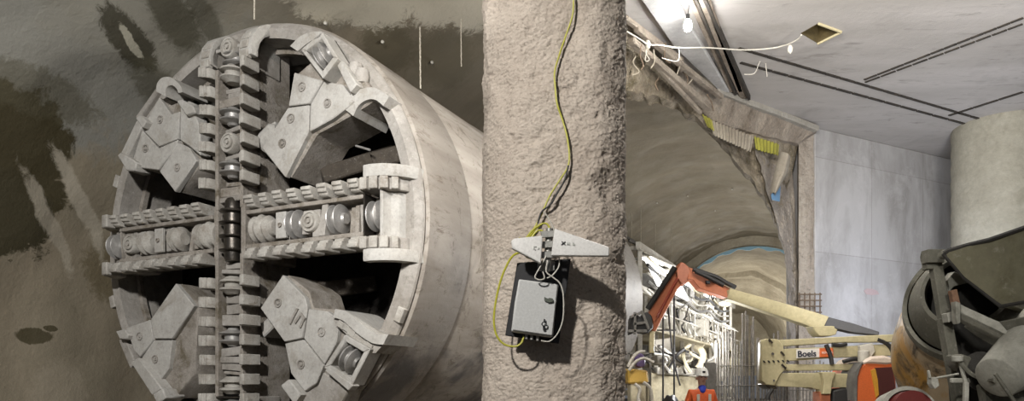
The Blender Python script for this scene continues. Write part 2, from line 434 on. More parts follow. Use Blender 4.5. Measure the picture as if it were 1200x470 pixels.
# lintel and jamb
M_jamb = dirty('chiselled_concrete', '#968b7e', '#b0a698', 1.6, c3='#6d6052', bump=1, bscale=12, bdist=.06, c3lim=(.52, .7), stretch=(1, 1, .25), speck=0.6)
mb = MB()
def rough_panel(name, rowA, rowB, nx, ny, amp, mat, depth=.5, fscale=1.6, recess=0, back=Vector((.3, .9, 0)), fn=None):
    A, B = spline(rowA, 10), spline(rowB, 10)
    def samp(S, t):
        x = t*(len(S)-1); i = min(int(x), len(S)-2); return S[i].lerp(S[i+1], x-i)
    mb = MB()
    for j in range(ny+1):
        for i in range(nx+1):
            p = samp(A, i/nx).lerp(samp(B, i/nx), j/ny)
            k = noise.fractal(p*fscale, 1, 2, 5)*amp+noise.noise(p*6)*amp*.25+(noise.noise(p*13)*.5+noise.noise(p*24)*.3)*min(amp, .2)*.5
            env = math.sin(math.pi*j/ny)
            q = p+Vector((-.35, -.9, 0))*k*(.35+env*.65)+Vector((.35, .9, 0))*recess*env
            q += Vector((noise.noise(p*3), 0, noise.noise(p*3+Vector((9, 9, 9)))))*amp*.35*(1 if j == ny else .3)
            mb.v.append(q)
    nf = len(mb.v)
    for q in list(mb.v): mb.v.append(q+back*depth)
    w = nx+1
    for j in range(ny):
        for i in range(nx):
            mb.f.append((j*w+i, j*w+i+1, (j+1)*w+i+1, (j+1)*w+i)); mb.f.append((nf+j*w+i, nf+(j+1)*w+i, nf+(j+1)*w+i+1, nf+j*w+i+1))
    for i in range(nx): mb.f.append((i, nf+i, nf+i+1, i+1)); mb.f.append((ny*w+i, ny*w+i+1, nf+ny*w+i+1, nf+ny*w+i))
    for j in range(ny): mb.f.append((j*w, (j+1)*w, nf+(j+1)*w, nf+j*w)); mb.f.append((j*w+nx, nf+j*w+nx, nf+(j+1)*w+nx, (j+1)*w+nx))
    return mb.build(name, mat, smooth=30)
M_rub = dirty('broken_rock_face', '#8a7d69', '#ada18c', 2.5, c3='#5f5436', bump=1, bscale=18, bdist=.08, c3lim=(.5, .68), speck=0.7)
# broken face between slab / lintel and the ragged edge of the vault opening
struct(rough_panel('wall_portal', [P(722, 0, 13.2), P(740, 30, 13.9), P(790, 70, 15.6), P(840, 110, 17), P(880, 150, 18.2), P(915, 160, 19), P(936, 168, 19.6)],
    [P(722, 104, 14.2), P(757, 111, 15.0), P(800, 126, 16.2), P(838, 160, 17.1), P(868, 194, 17.8), P(895, 232, 18.4), P(912, 262, 18.9)], 240, 60, .3, M_rub, .5, 1.6, .25))
struct(rough_panel('wall_jamb', [P(925, 150, 19.7), P(930, 220, 19.7), P(934, 300, 19.8), P(937, 380, 19.8), P(937, 458, 19.8), P(937, 516, 19.8)],
    [P(880, 160, 18.3), P(900, 226, 18.4), P(920, 290, 18.9), P(926, 360, 19), P(925, 440, 19), P(925, 519, 19)], 220, 30, .22, M_jamb, .6, 1.4, .1))
mb = MB()
A = [P(936, 152, 19.45), P(957, 152, 19.55), P(957, 516, 19.55), P(936, 516, 19.45)]
A = [Vector((p.x, p.y, min(max(p.z, .02), ZS-.02))) for p in A]
struct(rough_panel('wall_pier', [Vector((A[0].x, A[0].y, ZS-.05)), Vector((A[0].x, A[0].y, 4)), Vector((A[0].x, A[0].y, .02))],
    [Vector((A[1].x, A[1].y, ZS-.05)), Vector((A[1].x, A[1].y, 4)), Vector((A[1].x, A[1].y, .02))], 200, 16, .06, M_jamb, .8, 1.3))
# lintel
M_lint = dirty('dark_lintel_concrete', '#8a7e70', '#a39889', 1.6, c3='#64584a', bump=.9, bscale=14, bdist=.05, stretch=(1, 1, .4), speck=0.5)
struct(rough_panel('wall_lintel', [P(795, 74, 15.6), P(850, 112, 17.0), P(900, 131, 18.2), P(957, 153, 19.35)],
    [P(790, 98, 15.7), P(832, 138, 17.0), P(885, 156, 18.2), P(936, 168, 19.35)], 180, 18, .08, M_lint, .55, 1.8))
M_edge = dirty('pale_slab_edge', '#a9a49a', '#969186', 1.5, c3='#c08d88', c3lim=(.68, .72), bump=.3, speck=0.3)
mb = MB(); e0 = [P(838, 103, 16.75), P(872, 117, 17.6), P(912, 131.5, 18.45), P(956, 149, 19.3)]
for i in range(3): mb.bar(e0[i]+Vector((0, 0, -.06)), e0[i+1]+Vector((0, 0, -.06)), .22, .15)
struct(mb.build('trim_8', M_edge, bevel=.02))
# long walers on the broken face
mb = MB()
for p, q, w in ((P(742, 56, 13.9), P(832, 133, 16.6), .16), (P(748, 42, 13.9), P(846, 120, 16.8), .13), (P(765, 78, 14.6), P(822, 138, 16.4), .1), (P(735, 30, 13.6), P(800, 78, 15.4), .12)):
    p += Vector((-.1, -.3, 0)); q += Vector((-.1, -.3, 0)); mb.bar(p, q, w, w*.8)
struct(mb.build('trim_9', M_lint, bevel=.02))
# corrugated sheets
def corrugated(name, pts, d, mat, ncor, label, cat, amp=.03):
    mb = MB(); (x0, y0), (x1, y1), (x2, y2), (x3, y3) = pts; n = ncor*8
    for s_ in (0, .02):
        for i in range(n+1):
            t = i/n; off = Vector((0, -amp*math.sin(t*ncor*2*math.pi)+s_, 0))
            jag = 1+.05*noise.noise(Vector((t*9, 3, 1)))
            mb.v.append(P(x0+(x1-x0)*t, y0+(y1-y0)*t, d+(x0+(x1-x0)*t-880)*.02)+off); mb.v.append(P(x3+(x2-x3)*t, y3+(y2-y3)*t*jag, d+(x3+(x2-x3)*t-880)*.02)+off)
    w = (n+1)*2
    for i in range(n):
        mb.f.append((2*i, 2*i+1, 2*i+3, 2*i+2)); mb.f.append((w+2*i, w+2*i+2, w+2*i+3, w+2*i+1))
        mb.f.append((2*i, 2*i+2, w+2*i+2, w+2*i)); mb.f.append((2*i+1, w+2*i+1, w+2*i+3, 2*i+3))
    return tag(mb.build(name, mat, smooth=60), label, cat)
M_yel = dirty('yellow_sheet', '#9d993c', '#858136', 3, c3='#6f6a2a', bump=.2)
M_gsh = dirty('grey_sheet', '#9a9283', '#7f7668', 2, c3='#6a5f4e', bump=.4)
corrugated('corrugated_sheet', ((884, 160), (913, 169), (912, 182), (886, 175)), 17.9, M_yel, 7, 'yellow corrugated sheet hanging in the broken corner under the lintel', 'sheet')
corrugated('corrugated_sheet', ((832, 140), (883, 160), (880, 178), (836, 158)), 17.3, M_gsh, 13, 'grey corrugated sheet left of the yellow one under the lintel', 'sheet')
corrugated('corrugated_sheet', ((823, 134), (834, 140), (837, 153), (829, 148)), 16.85, M_yel, 3, 'small yellowish corrugated scrap at the left end of the grey sheet', 'sheet')
# peeled sheet and blue scrap
mb = MB(); n = 10
fr = [(915, 178, 926, 186), (911, 190, 925, 193), (908, 202, 922, 205), (905, 214, 915, 217), (903, 226, 908, 229)]
for s_ in (0, .04):
    for (xa, ya, xb, yb) in fr:
        for k in range(6):
            t = k/5; mb.v.append(P(xa+(xb-xa)*t, ya+(yb-ya)*t, 17.9)+Vector((0, -.15*math.sin(t*3)+s_, 0)))
w = len(mb.v)//2
for j in range(4):
    for k in range(5):
        i = j*6+k; mb.f += [(i, i+1, i+7, i+6), (w+i, w+i+6, w+i+7, w+i+1)]
edge = [k for k in range(6)]+[j*6+5 for j in range(1, 5)]+[24+k for k in range(4, -1, -1)]+[j*6 for j in range(3, 0, -1)]
for i in range(len(edge)):
    a_, b_ = edge[i], edge[(i+1) % len(edge)]; mb.f.append((a_, b_, w+b_, w+a_))
tag(mb.build('peeled_sheet', M_gsh), 'beige sheet peeling off the jamb in a long curl', 'sheet')
mb = MB(); PP(mb, [(911, 218), (915, 216), (914, 236), (905, 234), (904, 228)], [18.1, 18.3, 18.0, 17.85, 17.8], .05)
tag(mb.build('plastic_scrap', plain('blue_plastic', '#6d93b4', .5), bevel=.01), 'blue plastic scrap below the peeling sheet on the jamb', 'plastic scrap')
# bent reinforcement hanging from the broken edge
M_rebar = dirty('rusty_rebar', '#5b4a3a', '#7d6c5a', 12, bump=.2)
M_wirec = dirty('dusty_wire', '#b3ab98', '#94897a', 9, bump=.1)
rb = [(752, 52, 14, [(0, 0), (-2, 12), (2, 24), (-1, 30)]), (766, 58, 14.6, [(0, 0), (1, 14), (-3, 22)]), (780, 50, 14.8, [(0, 0), (-1, 18), (6, 24)]), (795, 62, 15.4, [(0, 0), (3, 10), (-2, 26)]),
      (800, 84, 15.8, [(0, 0), (6, 8), (4, 22)]), (812, 92, 16, [(0, 0), (-8, 10)]), (828, 110, 16.6, [(0, 0), (6, 10), (8, 20)]), (745, 66, 13.8, [(0, 0), (-3, 8), (4, 18), (-4, 22)]), (772, 92, 14.8, [(0, 0), (-4, 6), (-1, 14)]), (812, 70, 16, [(0, 0), (8, -10)])]
for i, (px, py, d, off) in enumerate(rb):
    tag(MB().tube(spline([P(px+x, py+y, d-.45) for x, y in off], 4), .014, 5).build('rebar_stub', M_wirec if i % 2 else M_rebar), 'bent steel bar hanging out of the broken concrete edge', 'rebar', 'bars hanging from the broken edge')

# round column at the right
M_colc = dirty('column_concrete', '#8f8b7c', '#a19d8e', .9, c3='#7c7869', bump=.4, bscale=9, bdist=.04, speck=0.12)
mb = MB(); cc = P(1206, 449, 18.4)
prof = []
for k in range(60): prof.append((1.2+.012*math.sin(k*2.1), k/59*(ZS-.0)+.0))
mb.lathe(prof, Matrix.Translation((cc.x, cc.y+1.0, 0)), 48, cap=True)
tag(mb.build('round_column', M_colc, smooth=40), 'smooth round concrete column at the right under the slab', 'column')

# ------------------------------------------------------------------ rough pillar in the foreground
def pillar_material():
    m, nt, b = new_mat('hacked_pillar_concrete')
    v0 = pos(nt)
    col = mix(nt, ramp(nt, ntex(nt, v0, 2.2, 6, .65), .35, .65), lin('#b3a79b'), lin('#c4b9ad'))
    gr = ramp(nt, ntex(nt, v0, 34, 4, .75), .52, .7); col = mix(nt, math_(nt, 'MULTIPLY', gr, .6), col, lin('#6f6558'))
    gw = ramp(nt, ntex(nt, v0, 46, 3, .7), .58, .7); col = mix(nt, math_(nt, 'MULTIPLY', gw, .55), col, lin('#d6cec2'))
    nt.links.new(col, b.inputs['Base Color']); b.inputs['Roughness'].default_value = .92
    vo = N(nt, 'ShaderNodeTexVoronoi'); vo.inputs['Scale'].default_value = 48; nt.links.new(v0, vo.inputs['Vector'])
    h = math_(nt, 'ADD', ntex(nt, v0, 45, 8, .8), math_(nt, 'MULTIPLY', vo.outputs['Distance'], .5))
    bn = N(nt, 'ShaderNodeBump'); bn.inputs['Strength'].default_value = .7; bn.inputs['Distance'].default_value = .015
    nt.links.new(h, bn.inputs['Height']); nt.links.new(bn.outputs[0], b.inputs['Normal'])
    return m
M_pil = pillar_material()
PC = Vector((.365, 6.35, 0)); PR = .622
def pil_r(t, z, fine=True):
    q = Vector((math.cos(t)*.62, math.sin(t)*.62, z))
    se = (abs(math.cos(t))**3.2+abs(math.sin(t))**3.2)**(-1/3.2)
    r = min(PR*.985*(se if se < 1.12 else 1.12), PR*1.09)
    k = noise.fractal(q*1.7, 1, 2, 3)*.018+noise.fractal(q*6, 1, 2, 3)*.013
    k -= max(0, noise.noise(q*3.1+Vector((5, 0, 0)))-.3)*.1
    if fine:
        c = noise.noise(q*17)*.5+noise.noise(q*31)*.5
        k += abs(c)*.013-max(0, noise.noise(q*14+Vector((3, 3, 3)))-.3)*.03+noise.noise(q*48)*.006+noise.noise(q*90)*.004
    return r+k
mb = MB(); na_ = 420; zt = ZS+.1
zs_ = [1.3*k/24 for k in range(24)]+[1.3+3.6*k/720 for k in range(720)]+[4.9+(zt-4.9)*k/40 for k in range(41)]
nz_ = len(zs_)-1
for z in zs_:
    for i in range(na_):
        t = 2*math.pi*i/na_; r = pil_r(t, z); mb.v.append(PC+Vector((r*math.cos(t), r*math.sin(t)*.98, z)))
for j in range(nz_):
    for i in range(na_): mb.f.append((j*na_+i, j*na_+(i+1) % na_, (j+1)*na_+(i+1) % na_, (j+1)*na_+i))
mb.f.append(tuple(range(na_))[::-1]); mb.f.append(tuple(nz_*na_+i for i in range(na_)))
tag(mb.build('concrete_pillar', M_pil, smooth=80), 'thick rough hacked concrete pillar standing in the foreground', 'pillar')
def pil_front(px, py, off=.0):            # point on the pillar's near face
    d = 5.72
    for _ in range(6):
        p = P(px, py, d); t = math.atan2(-1, (p.x-PC.x)/.6) if False else math.atan2(p.y-PC.y, p.x-PC.x)
        r = pil_r(t, p.z, False)+.008
        dy = math.sqrt(max(r*r-(p.x-PC.x)**2, .02)); d = PC.y-dy*.98
    return P(px, py, d-off)

M_black = plain('black_plastic', '#17171b', .5); M_white = plain('white_plastic', '#d6d5d2', .45)
M_pale = plain('pale_grey_enamel', '#b9bab9', .5); M_dk = plain('dark_rubber', '#1d1c1a', .6)
M_ycab = plain('yellow_cable_sheath', '#b5b23c', .5); M_wcab = plain('white_cable_sheath', '#bdbab0', .5)
M_gal = dirty('galvanised_steel', '#8d8d89', '#a6a5a0', 9, rough=.45, metal=.6, bump=.1)
# backing board on brackets
DB = 5.58
def tilt(pts, d): return [P(x, y, d) for x, y in pts]
t = thing('backing_board', P(628, 402, DB), 'black board tilted on the pillar behind the grey box', 'board')
mb = MB(); PP(mb, [(606, 308), (669, 303), (655, 403), (592, 393)], DB, .03); wbuild(mb, 'board', M_black, t, .004)
mb = MB()
for (x, y) in ((615, 330), (655, 330), (610, 385), (648, 390)): mb.bar(P(x, y, DB+.02), Vector((P(x, y, DB).x, max(pil_front(x, y, .02).y, DB+.04), P(x, y, DB).z)), .03)
wbuild(mb, 'standoff', M_gal, t)
# enclosure
t = thing('equipment_enclosure', P(625, 395, 5.42), 'pale grey locked equipment box fixed to the black board', 'equipment box')
fr = [(608, 327), (655, 333), (651, 363), (648, 395), (599, 388), (603, 355)]
mb = MB(); PP(mb, fr, 5.44, .13); wbuild(mb, 'housing', M_pale, t, .012, seg=2)
mb = MB(); PP(mb, [(609, 328.5), (653.6, 334), (647, 393.2), (600.5, 386.8)], 5.425, .02); wbuild(mb, 'door', M_pale, t, .005)
mb = MB(); PP(mb, [(638, 348), (642, 350), (644, 349), (648, 350), (648, 353.5), (643, 354.5), (638, 352)], 5.405, .015); wbuild(mb, 'warning_mark', plain('grey_green_mark', '#4c5248', .6), t)
mb = MB(); q = P(637.5, 380, 5.4); mb.lathe([(.012, 0), (.02, 0), (.02, .012), (.012, .012), (.012, 0)], Matrix.Translation(q) @ Matrix.Rotation(R(90), 4, 'X'), 16)
mb.box(q+Vector((0, .008, -.03)), (.018, .014, .028)); mb.box(q+Vector((.004, .008, .03)), (.014, .012, .02)); wbuild(mb, 'lock', plain('dark_steel', '#35373a', .4, .6), t, .002)
for x, y in ((617, 392), (623, 393), (630, 394)):
    mb = MB(); mb.cyl(P(x, y, 5.5), P(x, y, 5.5)+Vector((0, 0, -.035)), .012); wbuild(mb, 'cable_gland', M_gal, t)
# antennas
def antenna(name, pts, d, label, logo):
    c = P(pts[0][0], pts[0][1], d)
    t = thing(name, c, label, 'antenna')
    mb = MB(); PP(mb, pts, d, .055); wbuild(mb, 'radome', M_white, t, .012, seg=3)
    for mbk, mt, nm in logo(d): wbuild(mbk, nm, mt, t)
    return t
def text(name, s, size, M, mat, parent, extrude=.001, offset=0.0, sx=1):
    cu = bpy.data.curves.new(name, 'FONT'); cu.body = s; cu.size = size; cu.extrude = extrude; cu.offset = offset
    tmp = bpy.data.objects.new(name+'_tmp', cu); COL.objects.link(tmp); bpy.context.view_layer.update()
    me = bpy.data.meshes.new_from_object(tmp.evaluated_get(bpy.context.evaluated_depsgraph_get()))
    bpy.data.objects.remove(tmp); me.name = name; me.materials.clear(); me.materials.append(mat)
    me.transform(Matrix.Diagonal((sx, 1, 1, 1)))
    me.transform(world_child(parent) @ M if parent else M)
    return link(name, me, parent)
M_mark = plain('black_print', '#1a1b1d', .6); M_gmark = plain('grey_print', '#b3b6b0', .6)
def logo_big(d):
    out = []; mb = MB(); k = d-.003; a_ = P(657.7, 287.2, k); b_ = P(662.5, 283.2, k); c_ = P(658.2, 283.0, k); d_ = P(662.2, 287.0, k)
    mb.bar(a_, b_, .009, .006); mb.bar(c_, d_, .009, .006); out.append((mb, M_mark, 'maker_mark')); mb = MB()
    for x in (665, 667.2, 671.5): mb.box(P(x, 285.6, k), (.009, .006, .018))
    mb.box(P(673, 287, k), (.012, .006, .009)); out.append((mb, M_gmark, 'maker_lettering')); return out
def logo_small(d):
    mb = MB(); k = d-.003
    mb.box(P(625.5, 290.5, k), (.007, .006, .022)); mb.box(P(627.5, 289, k), (.012, .006, .006)); mb.box(P(627, 292.5, k), (.009, .006, .005)); mb.box(P(631, 291, k), (.012, .006, .012))
    return [(mb, M_gmark, 'maker_mark')]
antenna('directional_antenna', [(650, 267.5), (714, 289.5), (714, 300), (646, 299.5)], 5.3, 'large white wedge antenna pointing right across the pillar', logo_big)
antenna('directional_antenna', [(599, 282), (603, 279), (636, 276), (634, 309), (600, 291)], 5.32, 'small white wedge antenna pointing left across the pillar', logo_small)
t = thing('antenna_bracket', P(641, 315, 5.42), 'grey steel mast clamp between the two white antennas', 'bracket')
mb = MB(); mb.cyl(P(641, 318, 5.42), P(644, 268, 5.42), .028); wbuild(mb, 'mast', M_gal, t)
for y in (274, 286, 298):
    mb = MB(); mb.bar(P(634, y+1, 5.38), P(652, y, 5.38), .02, .05); wbuild(mb, 'clamp', M_gal, t, .003)
mb = MB(); mb.box(P(640, 312, 5.46), (.13, .03, .07)); mb.bar(P(641, 310, 5.46), P(641, 310, 5.56), .04); wbuild(mb, 'foot', M_gal, t, .004)
# cables
yp = [(672, -12), (672, 8), (670, 22), (662, 45), (655, 66), (650, 85), (651, 105), (653, 122), (659, 140), (664, 158), (667, 178), (666, 194), (658, 208), (650, 220), (643, 232), (635, 250), (628, 264), (618, 280)]
tag(MB().tube(spline([pil_front(x, y, .04) for x, y in yp], 6), .0075, 6).build('yellow_cable', M_ycab), 'long yellow cable hanging down the pillar from above to the antennas', 'cable')
tag(MB().tube(spline([pil_front(x, y, .045) for x, y in [(666, 194), (662, 210), (652, 228), (645, 240), (635, 248), (630, 262)]], 6), .008, 6).build('black_cable', M_dk), 'thin black cable running down beside the yellow one above the antennas', 'cable')
tag(MB().tube(spline([P(x, y, 5.5) for x, y in [(622, 300), (612, 296), (601, 300), (592, 315), (585, 335), (580, 360), (579, 380), (583, 395), (592, 404), (604, 406), (611, 402), (614, 394)]], 6), .0085, 6).build('yellow_cable', M_ycab), 'yellow cable looping left round the grey box', 'cable')
for i, pts in enumerate(([(620, 283), (628, 272), (634, 270), (640, 274), (644, 268), (640, 262), (632, 264), (622, 272), (614, 284)], [(612, 290), (616, 300), (624, 303), (632, 300), (634, 290)], [(636, 262), (628, 268), (617, 281), (608, 279)])):
    tag(MB().tube(spline([P(x, y, 5.44+.02*i) for x, y in pts], 5), .008, 6).build('cable_coil', M_ycab), ('tangled yellow cable above the small antenna', 'loop of yellow cable below the small antenna', 'yellow cable tail crossing to the left above the small antenna')[i], 'cable')
for i, pts in enumerate(([(640, 300), (636, 308), (630, 318), (627, 325), (632, 328), (638, 326), (636, 318)], [(642, 305), (640, 318), (648, 325), (656, 332), (660, 345), (660, 372), (654, 390), (644, 400), (634, 399)], [(655, 300), (655, 312), (648, 322), (641, 326)], [(637, 248), (643, 256), (648, 266), (650, 272)])):
    tag(MB().tube(spline([P(x, y, 5.36+.01*i) for x, y in pts], 5), .0055, 6).build('white_cable', M_wcab), ('white cable loop gathered above the grey box', 'thin white cable running down the right side of the grey box', 'white cable hanging from the large antenna', 'white cable rising above the antenna bracket')[i], 'cable')
# ------------------------------------------------------------------ lamps, cords and threads
M_bulb = emit('lit_lamp', '#ffffff', 45)
t = thing('hanging_lamp', P(806, 20, 13.2), 'small bright work lamp hanging under the slab', 'lamp')
mb = MB(); mb.lathe([(.0, -.13), (.06, -.1), (.08, -.02), (.06, .06), (.03, .1), (0, .1)], Matrix.Translation(P(806, 29, 13.2)), 16); wbuild(mb, 'bulb', M_bulb, t, smooth=80)
mb = MB(); mb.cyl(P(806, 24, 13.2), P(806, 17, 13.2), .035); mb.tube([P(806, 17, 13.2), P(808, 5, 13.2)], .008); wbuild(mb, 'socket', M_dk, t)
M_cord = plain('white_cord', '#d5d0c2', .7)
cpts = [(733, 36, 12.2), (750, 46, 13), (760, 52, 13.4), (775, 53, 13.6), (796, 56, 13.8), (830, 56, 14.5), (870, 58.5, 15), (900, 57, 15), (920, 53, 14.8), (935, 46, 14.4), (939, 41, 14.2)]
tag(MB().tube(spline([P(x, y, d-.4) for x, y, d in cpts], 8), .013, 6).build('slack_cord', M_cord), 'pale slack cord strung under the slab from the pillar to the hatch', 'cord')
for nm, px, py, d, lb in (('cord_plug', 926, 58, 14.2, 'small white plug dangling on the slack cord near the hatch'), ('cord_knot', 759, 53, 13, 'pale knot on the slack cord near the pillar')):
    mb = MB(); mb.lathe([(0, -.09), (.045, -.05), (.055, .02), (.03, .08), (0, .09)], Matrix.Translation(P(px, py, d)), 12); tag(mb.build(nm, M_cord), lb, 'cord fitting')
for i, (pts, lb) in enumerate(((((759, 54), (757, 62), (761, 70), (756, 71), (758, 60)), 'loop of cord hanging from the knot near the pillar'), (((795, 56), (796, 64), (793, 72), (776, 68)), 'short tail of cord hanging below the lamp'), (((895, 66), (890, 73), (884, 86), (872, 87)), 'bent pale wire hanging below the slab grooves'), (((897, 72), (899, 90)), 'straight pale wire hanging below the slab grooves'))):
    d = (13, 13.4, 15.5, 15.6)[i]
    tag(MB().tube(spline([P(x, y, d) for x, y in pts], 4) if len(pts) > 2 else [P(x, y, d) for x, y in pts], .009, 5).build('cord_tail', M_cord), lb, 'cord')
M_rope = dirty('twisted_rope', '#cfc8b8', '#968f80', 40, bump=.2)
for px, y0, y1, d, w, lb in ((298, -12, 23, 11.2, .012, 'thin rope hanging above the top of the cutterhead'), (492, 32, 104, 12.2, .013, 'twisted rope hanging behind the shield nearest the ceiling light patch'), (540, 22, 78, 12.6, .01, 'thin rope hanging just left of the pillar')):
    n = 60; pts = [P(px+(1.0*math.sin(k*.9) if k % 2 else 0)*.3+(y1-y0)*.01*k/n, y0+(y1-y0)*k/n, d) for k in range(n+1)]
    if px == 298: pts = [P(px, y0+(y1-y0)*k/n, d) for k in range(n+1)]
    tag(MB().tube(pts, w, 5).build('hanging_rope', M_rope), lb, 'rope')
M_plug = plain('white_plug', '#e4e0d4', .6)
plugs = [(381, 27), (448, 49), (506, 73), (806, 230), (838, 247), (858, 222), (770, 238), (843, 268), (784, 262)]
for px, py in plugs:
    h = vault_hit(px, py); dn = (Vector((0, 0, EYE))-h).normalized()
    mb = MB(); mb.cyl(h-dn*.1, h+dn*.22, .05 if px < 600 else .035, .03, 10)
    left = px < 600
    tag(mb.build('drain_plug', M_plug), 'small white plug in the sprayed vault above the machine' if left else 'small white plug in the vault beyond the broken corner', 'plug', 'plugs in the vault above the machine' if left else 'plugs in the vault beyond the corner')
for px, y0, y1 in ((740, 250, 292), (768, 262, 300), (787, 268, 305), (751, 240, 285)):
    h = vault_hit(px, y0); d = h.y-.3
    tag(MB().tube([P(px, y0, d), P(px+.2, y1, d)], .014, 5).build('hanging_thread', M_rope), 'thin thread hanging from the vault above the backup gantry', 'thread', 'threads above the backup gantry')

# ------------------------------------------------------------------ the boring machine
M_tbm = dirty('dusty_machine_steel', '#a9a49d', '#8d877f', 1.6, c3='#6e665a', bump=.5, bscale=22, bdist=.02, c3lim=(.55, .72), rough=.7, speck=0.45)
M_bit = dirty('dusty_cutter_steel', '#b5b1a9', '#989289', 5, c3='#75695c', bump=.5, bscale=45, bdist=.012, c3lim=(.6, .72), speck=0.4)
M_body = dirty('muddy_spoke_steel', '#a09990', '#847c72', 4, c3='#625949', bump=.8, bscale=30, bdist=.02, c3lim=(.5, .66), speck=0.55)
M_plate = dirty('pale_wear_plate', '#b6b3ad', '#a5a19a', 2.5, c3='#8f897f', bump=.35, bscale=30, bdist=.01, c3lim=(.54, .7), speck=0.32)
M_disc = dirty('worn_disc_steel', '#9a9793', '#b5b2ae', 8, rough=.42, metal=.45, bump=.2)
M_dark = dirty('dark_bare_steel', '#4a4642', '#625c54', 8, rough=.35, metal=.8, bump=.2)
M_muck_shade = dirty('muck_with_shade', '#17130e', '#211b14', 2.5, bump=1, bscale=10, bdist=.1)  # the chamber's shade is put into this near-black muck colour
def shield_material():
    m, nt, b = new_mat('scuffed_shield_plate')
    g = N(nt, 'ShaderNodeTexCoord'); v = g.outputs['Object']
    s1 = N(nt, 'ShaderNodeMapping'); s1.inputs['Scale'].default_value = (1, .22, 1); nt.links.new(v, s1.inputs[0])
    col = mix(nt, ramp(nt, ntex(nt, s1.outputs[0], 1.4, 7, .65, .4), .35, .65), lin('#a8a198'), lin('#857d73'))
    sc = ramp(nt, ntex(nt, s1.outputs[0], 6, 8, .8, .2), .56, .66); col = mix(nt, math_(nt, 'MULTIPLY', sc, .75), col, lin('#66594a'))
    dr = ramp(nt, ntex(nt, v, 2.2, 9, .8, 1.0), .55, .61); col = mix(nt, math_(nt, 'MULTIPLY', dr, .75), col, lin('#6b6256'))
    pl = ramp(nt, ntex(nt, v, 3, 8, .75, .8), .6, .72); col = mix(nt, math_(nt, 'MULTIPLY', pl, .5), col, lin('#bdb8b0'))
    # dark scraped and oily zones low on the side
    bg = ramp(nt, ntex(nt, v, .8, 6, .6, .4), .46, .6)
    sep = N(nt, 'ShaderNodeSeparateXYZ'); nt.links.new(v, sep.inputs[0])
    low = ramp(nt, sep.outputs[2], 3.4, 1.9)
    col = mix(nt, math_(nt, 'MULTIPLY', math_(nt, 'MULTIPLY', bg, low), .8), col, lin('#4e4b4c'))
    nt.links.new(col, b.inputs['Base Color']); b.inputs['Roughness'].default_value = .6
    b.inputs['Metallic'].default_value = .15
    bn = N(nt, 'ShaderNodeBump'); bn.inputs['Strength'].default_value = .35; bn.inputs['Distance'].default_value = .02
    nt.links.new(ntex(nt, v, 12, 6, .7), bn.inputs['Height']); nt.links.new(bn.outputs[0], b.inputs['Normal'])
    return m
M_shield = shield_material()
tb = thing('tunnel_boring_machine', (TX, TY, EYE+TZ-TR), 'huge dusty grey tunnel boring machine with a cross-shaped cutterhead and long round shield', 'tunnel boring machine', -TH)
MF = Matrix(((1, 0, 0, 0), (0, 0, 1, 0), (0, 1, 0, TR), (0, 0, 0, 1)))   # lathe height -> +v
def VL(prof, n=120): return MB().lathe(prof, Matrix(((1, 0, 0, 0), (0, 0, 1, 0), (0, -1, 0, TR), (0, 0, 0, 1))), n)
# outer shield: closed shell profile (radius, v)
sh = VL([(3.30, .02), (3.38, .02), (3.42, .06), (3.42, 1.27), (3.395, 1.3), (3.395, 1.34), (3.405, 1.36), (3.405, 4.0), (3.415, 4.03), (3.415, 4.1), (3.40, 4.13), (3.40, 8.3), (3.38, 8.33), (3.38, 11.6), (3.3, 11.6), (3.3, .02)], 144)
so = sh.build('shield', M_shield, tb, smooth=40)
mb = VL([(3.425, 7.4), (3.44, 7.42), (3.44, 7.56), (3.425, 7.58), (3.425, 7.4)]); mb.build('shield_band', M_tbm, tb)
# cutterhead rim
rim = VL([(3.12, -.10), (3.27, -.12), (3.37, -.05), (3.385, -.015), (3.36, 0), (3.32, .01), (3.32, .9), (3.12, .9), (3.12, -.10)], 144)
rim.build('rim', M_tbm, tb, smooth=30)
mb = VL([(3.10, .25), (3.02, .25), (3.02, .34), (3.10, .34), (3.10, .25)]); mb.build('rim_flange', M_body, tb)
# rim wear blocks
rbm = MB().box((0, 0, 0), (.12, .1, .22)).mesh('rim_block', M_bit, .01)
for dgs in (-25, 158, 196):
    r_ = 3.33; t_ = R(dgs)
    M = Matrix.Translation(L(r_*math.cos(t_), r_*math.sin(t_), .09)) @ Matrix.Rotation(-t_, 4, 'Y')
    link('rim_block', rbm, tb, M=M)
M_mbeam = dirty('chamber_shade_steel', '#453d33', '#332c24', 3, bump=.5, speck=.4)  # steel colour darkened to carry the shade inside the chamber
VL([(0, 1.5), (1.2, 1.5), (1.25, 1.42), (3.28, 1.42), (3.28, 1.5)], 64).build('bulkhead', M_muck_shade, tb)
mb = MB()
for k in range(26):
    t_ = random.uniform(0, 6.28); r_ = random.uniform(.9, 3.0); c = L(r_*math.cos(t_), r_*math.sin(t_), -random.uniform(1.25, 1.42)); s_ = random.uniform(.12, .4)
    M = Matrix.Translation(c) @ Matrix.Diagonal((s_, s_*.5, s_, 1))
    mb.lathe([(0, -1), (.6, -.8), (1, 0), (.7, .7), (0, 1)], M, 7)
mb.build('muck_lumps', M_muck_shade, tb, smooth=0)['kind'] = 'stuff'
for (a, b, c, p, q, r3) in ((1.2, .9, -.35, 2.0, 1.4, -1.2), (2.1, 1.05, -.5, 2.9, 1.3, -.9), (-1.5, .9, -.35, -2.2, 1.6, -1.2), (1.0, -.9, -.4, 1.5, -.7, -1.3), (-1.1, -.8, -.4, -1.7, -.9, -1.3), (.8, 1.2, -.4, 1.7, .7, -1.3)):
    MB().bar(L(a, b, c), L(p, q, r3), .32, .26).build('mixing_beam', M_mbeam, tb, .02)
MB().tube(spline([L(2.55, 1.5, -.3), L(2.75, 1.45, -.35), L(2.85, 1.2, -.4), L(2.9, .95, -.45)], 5), .04, 8).build('injection_hose', M_plate, tb)
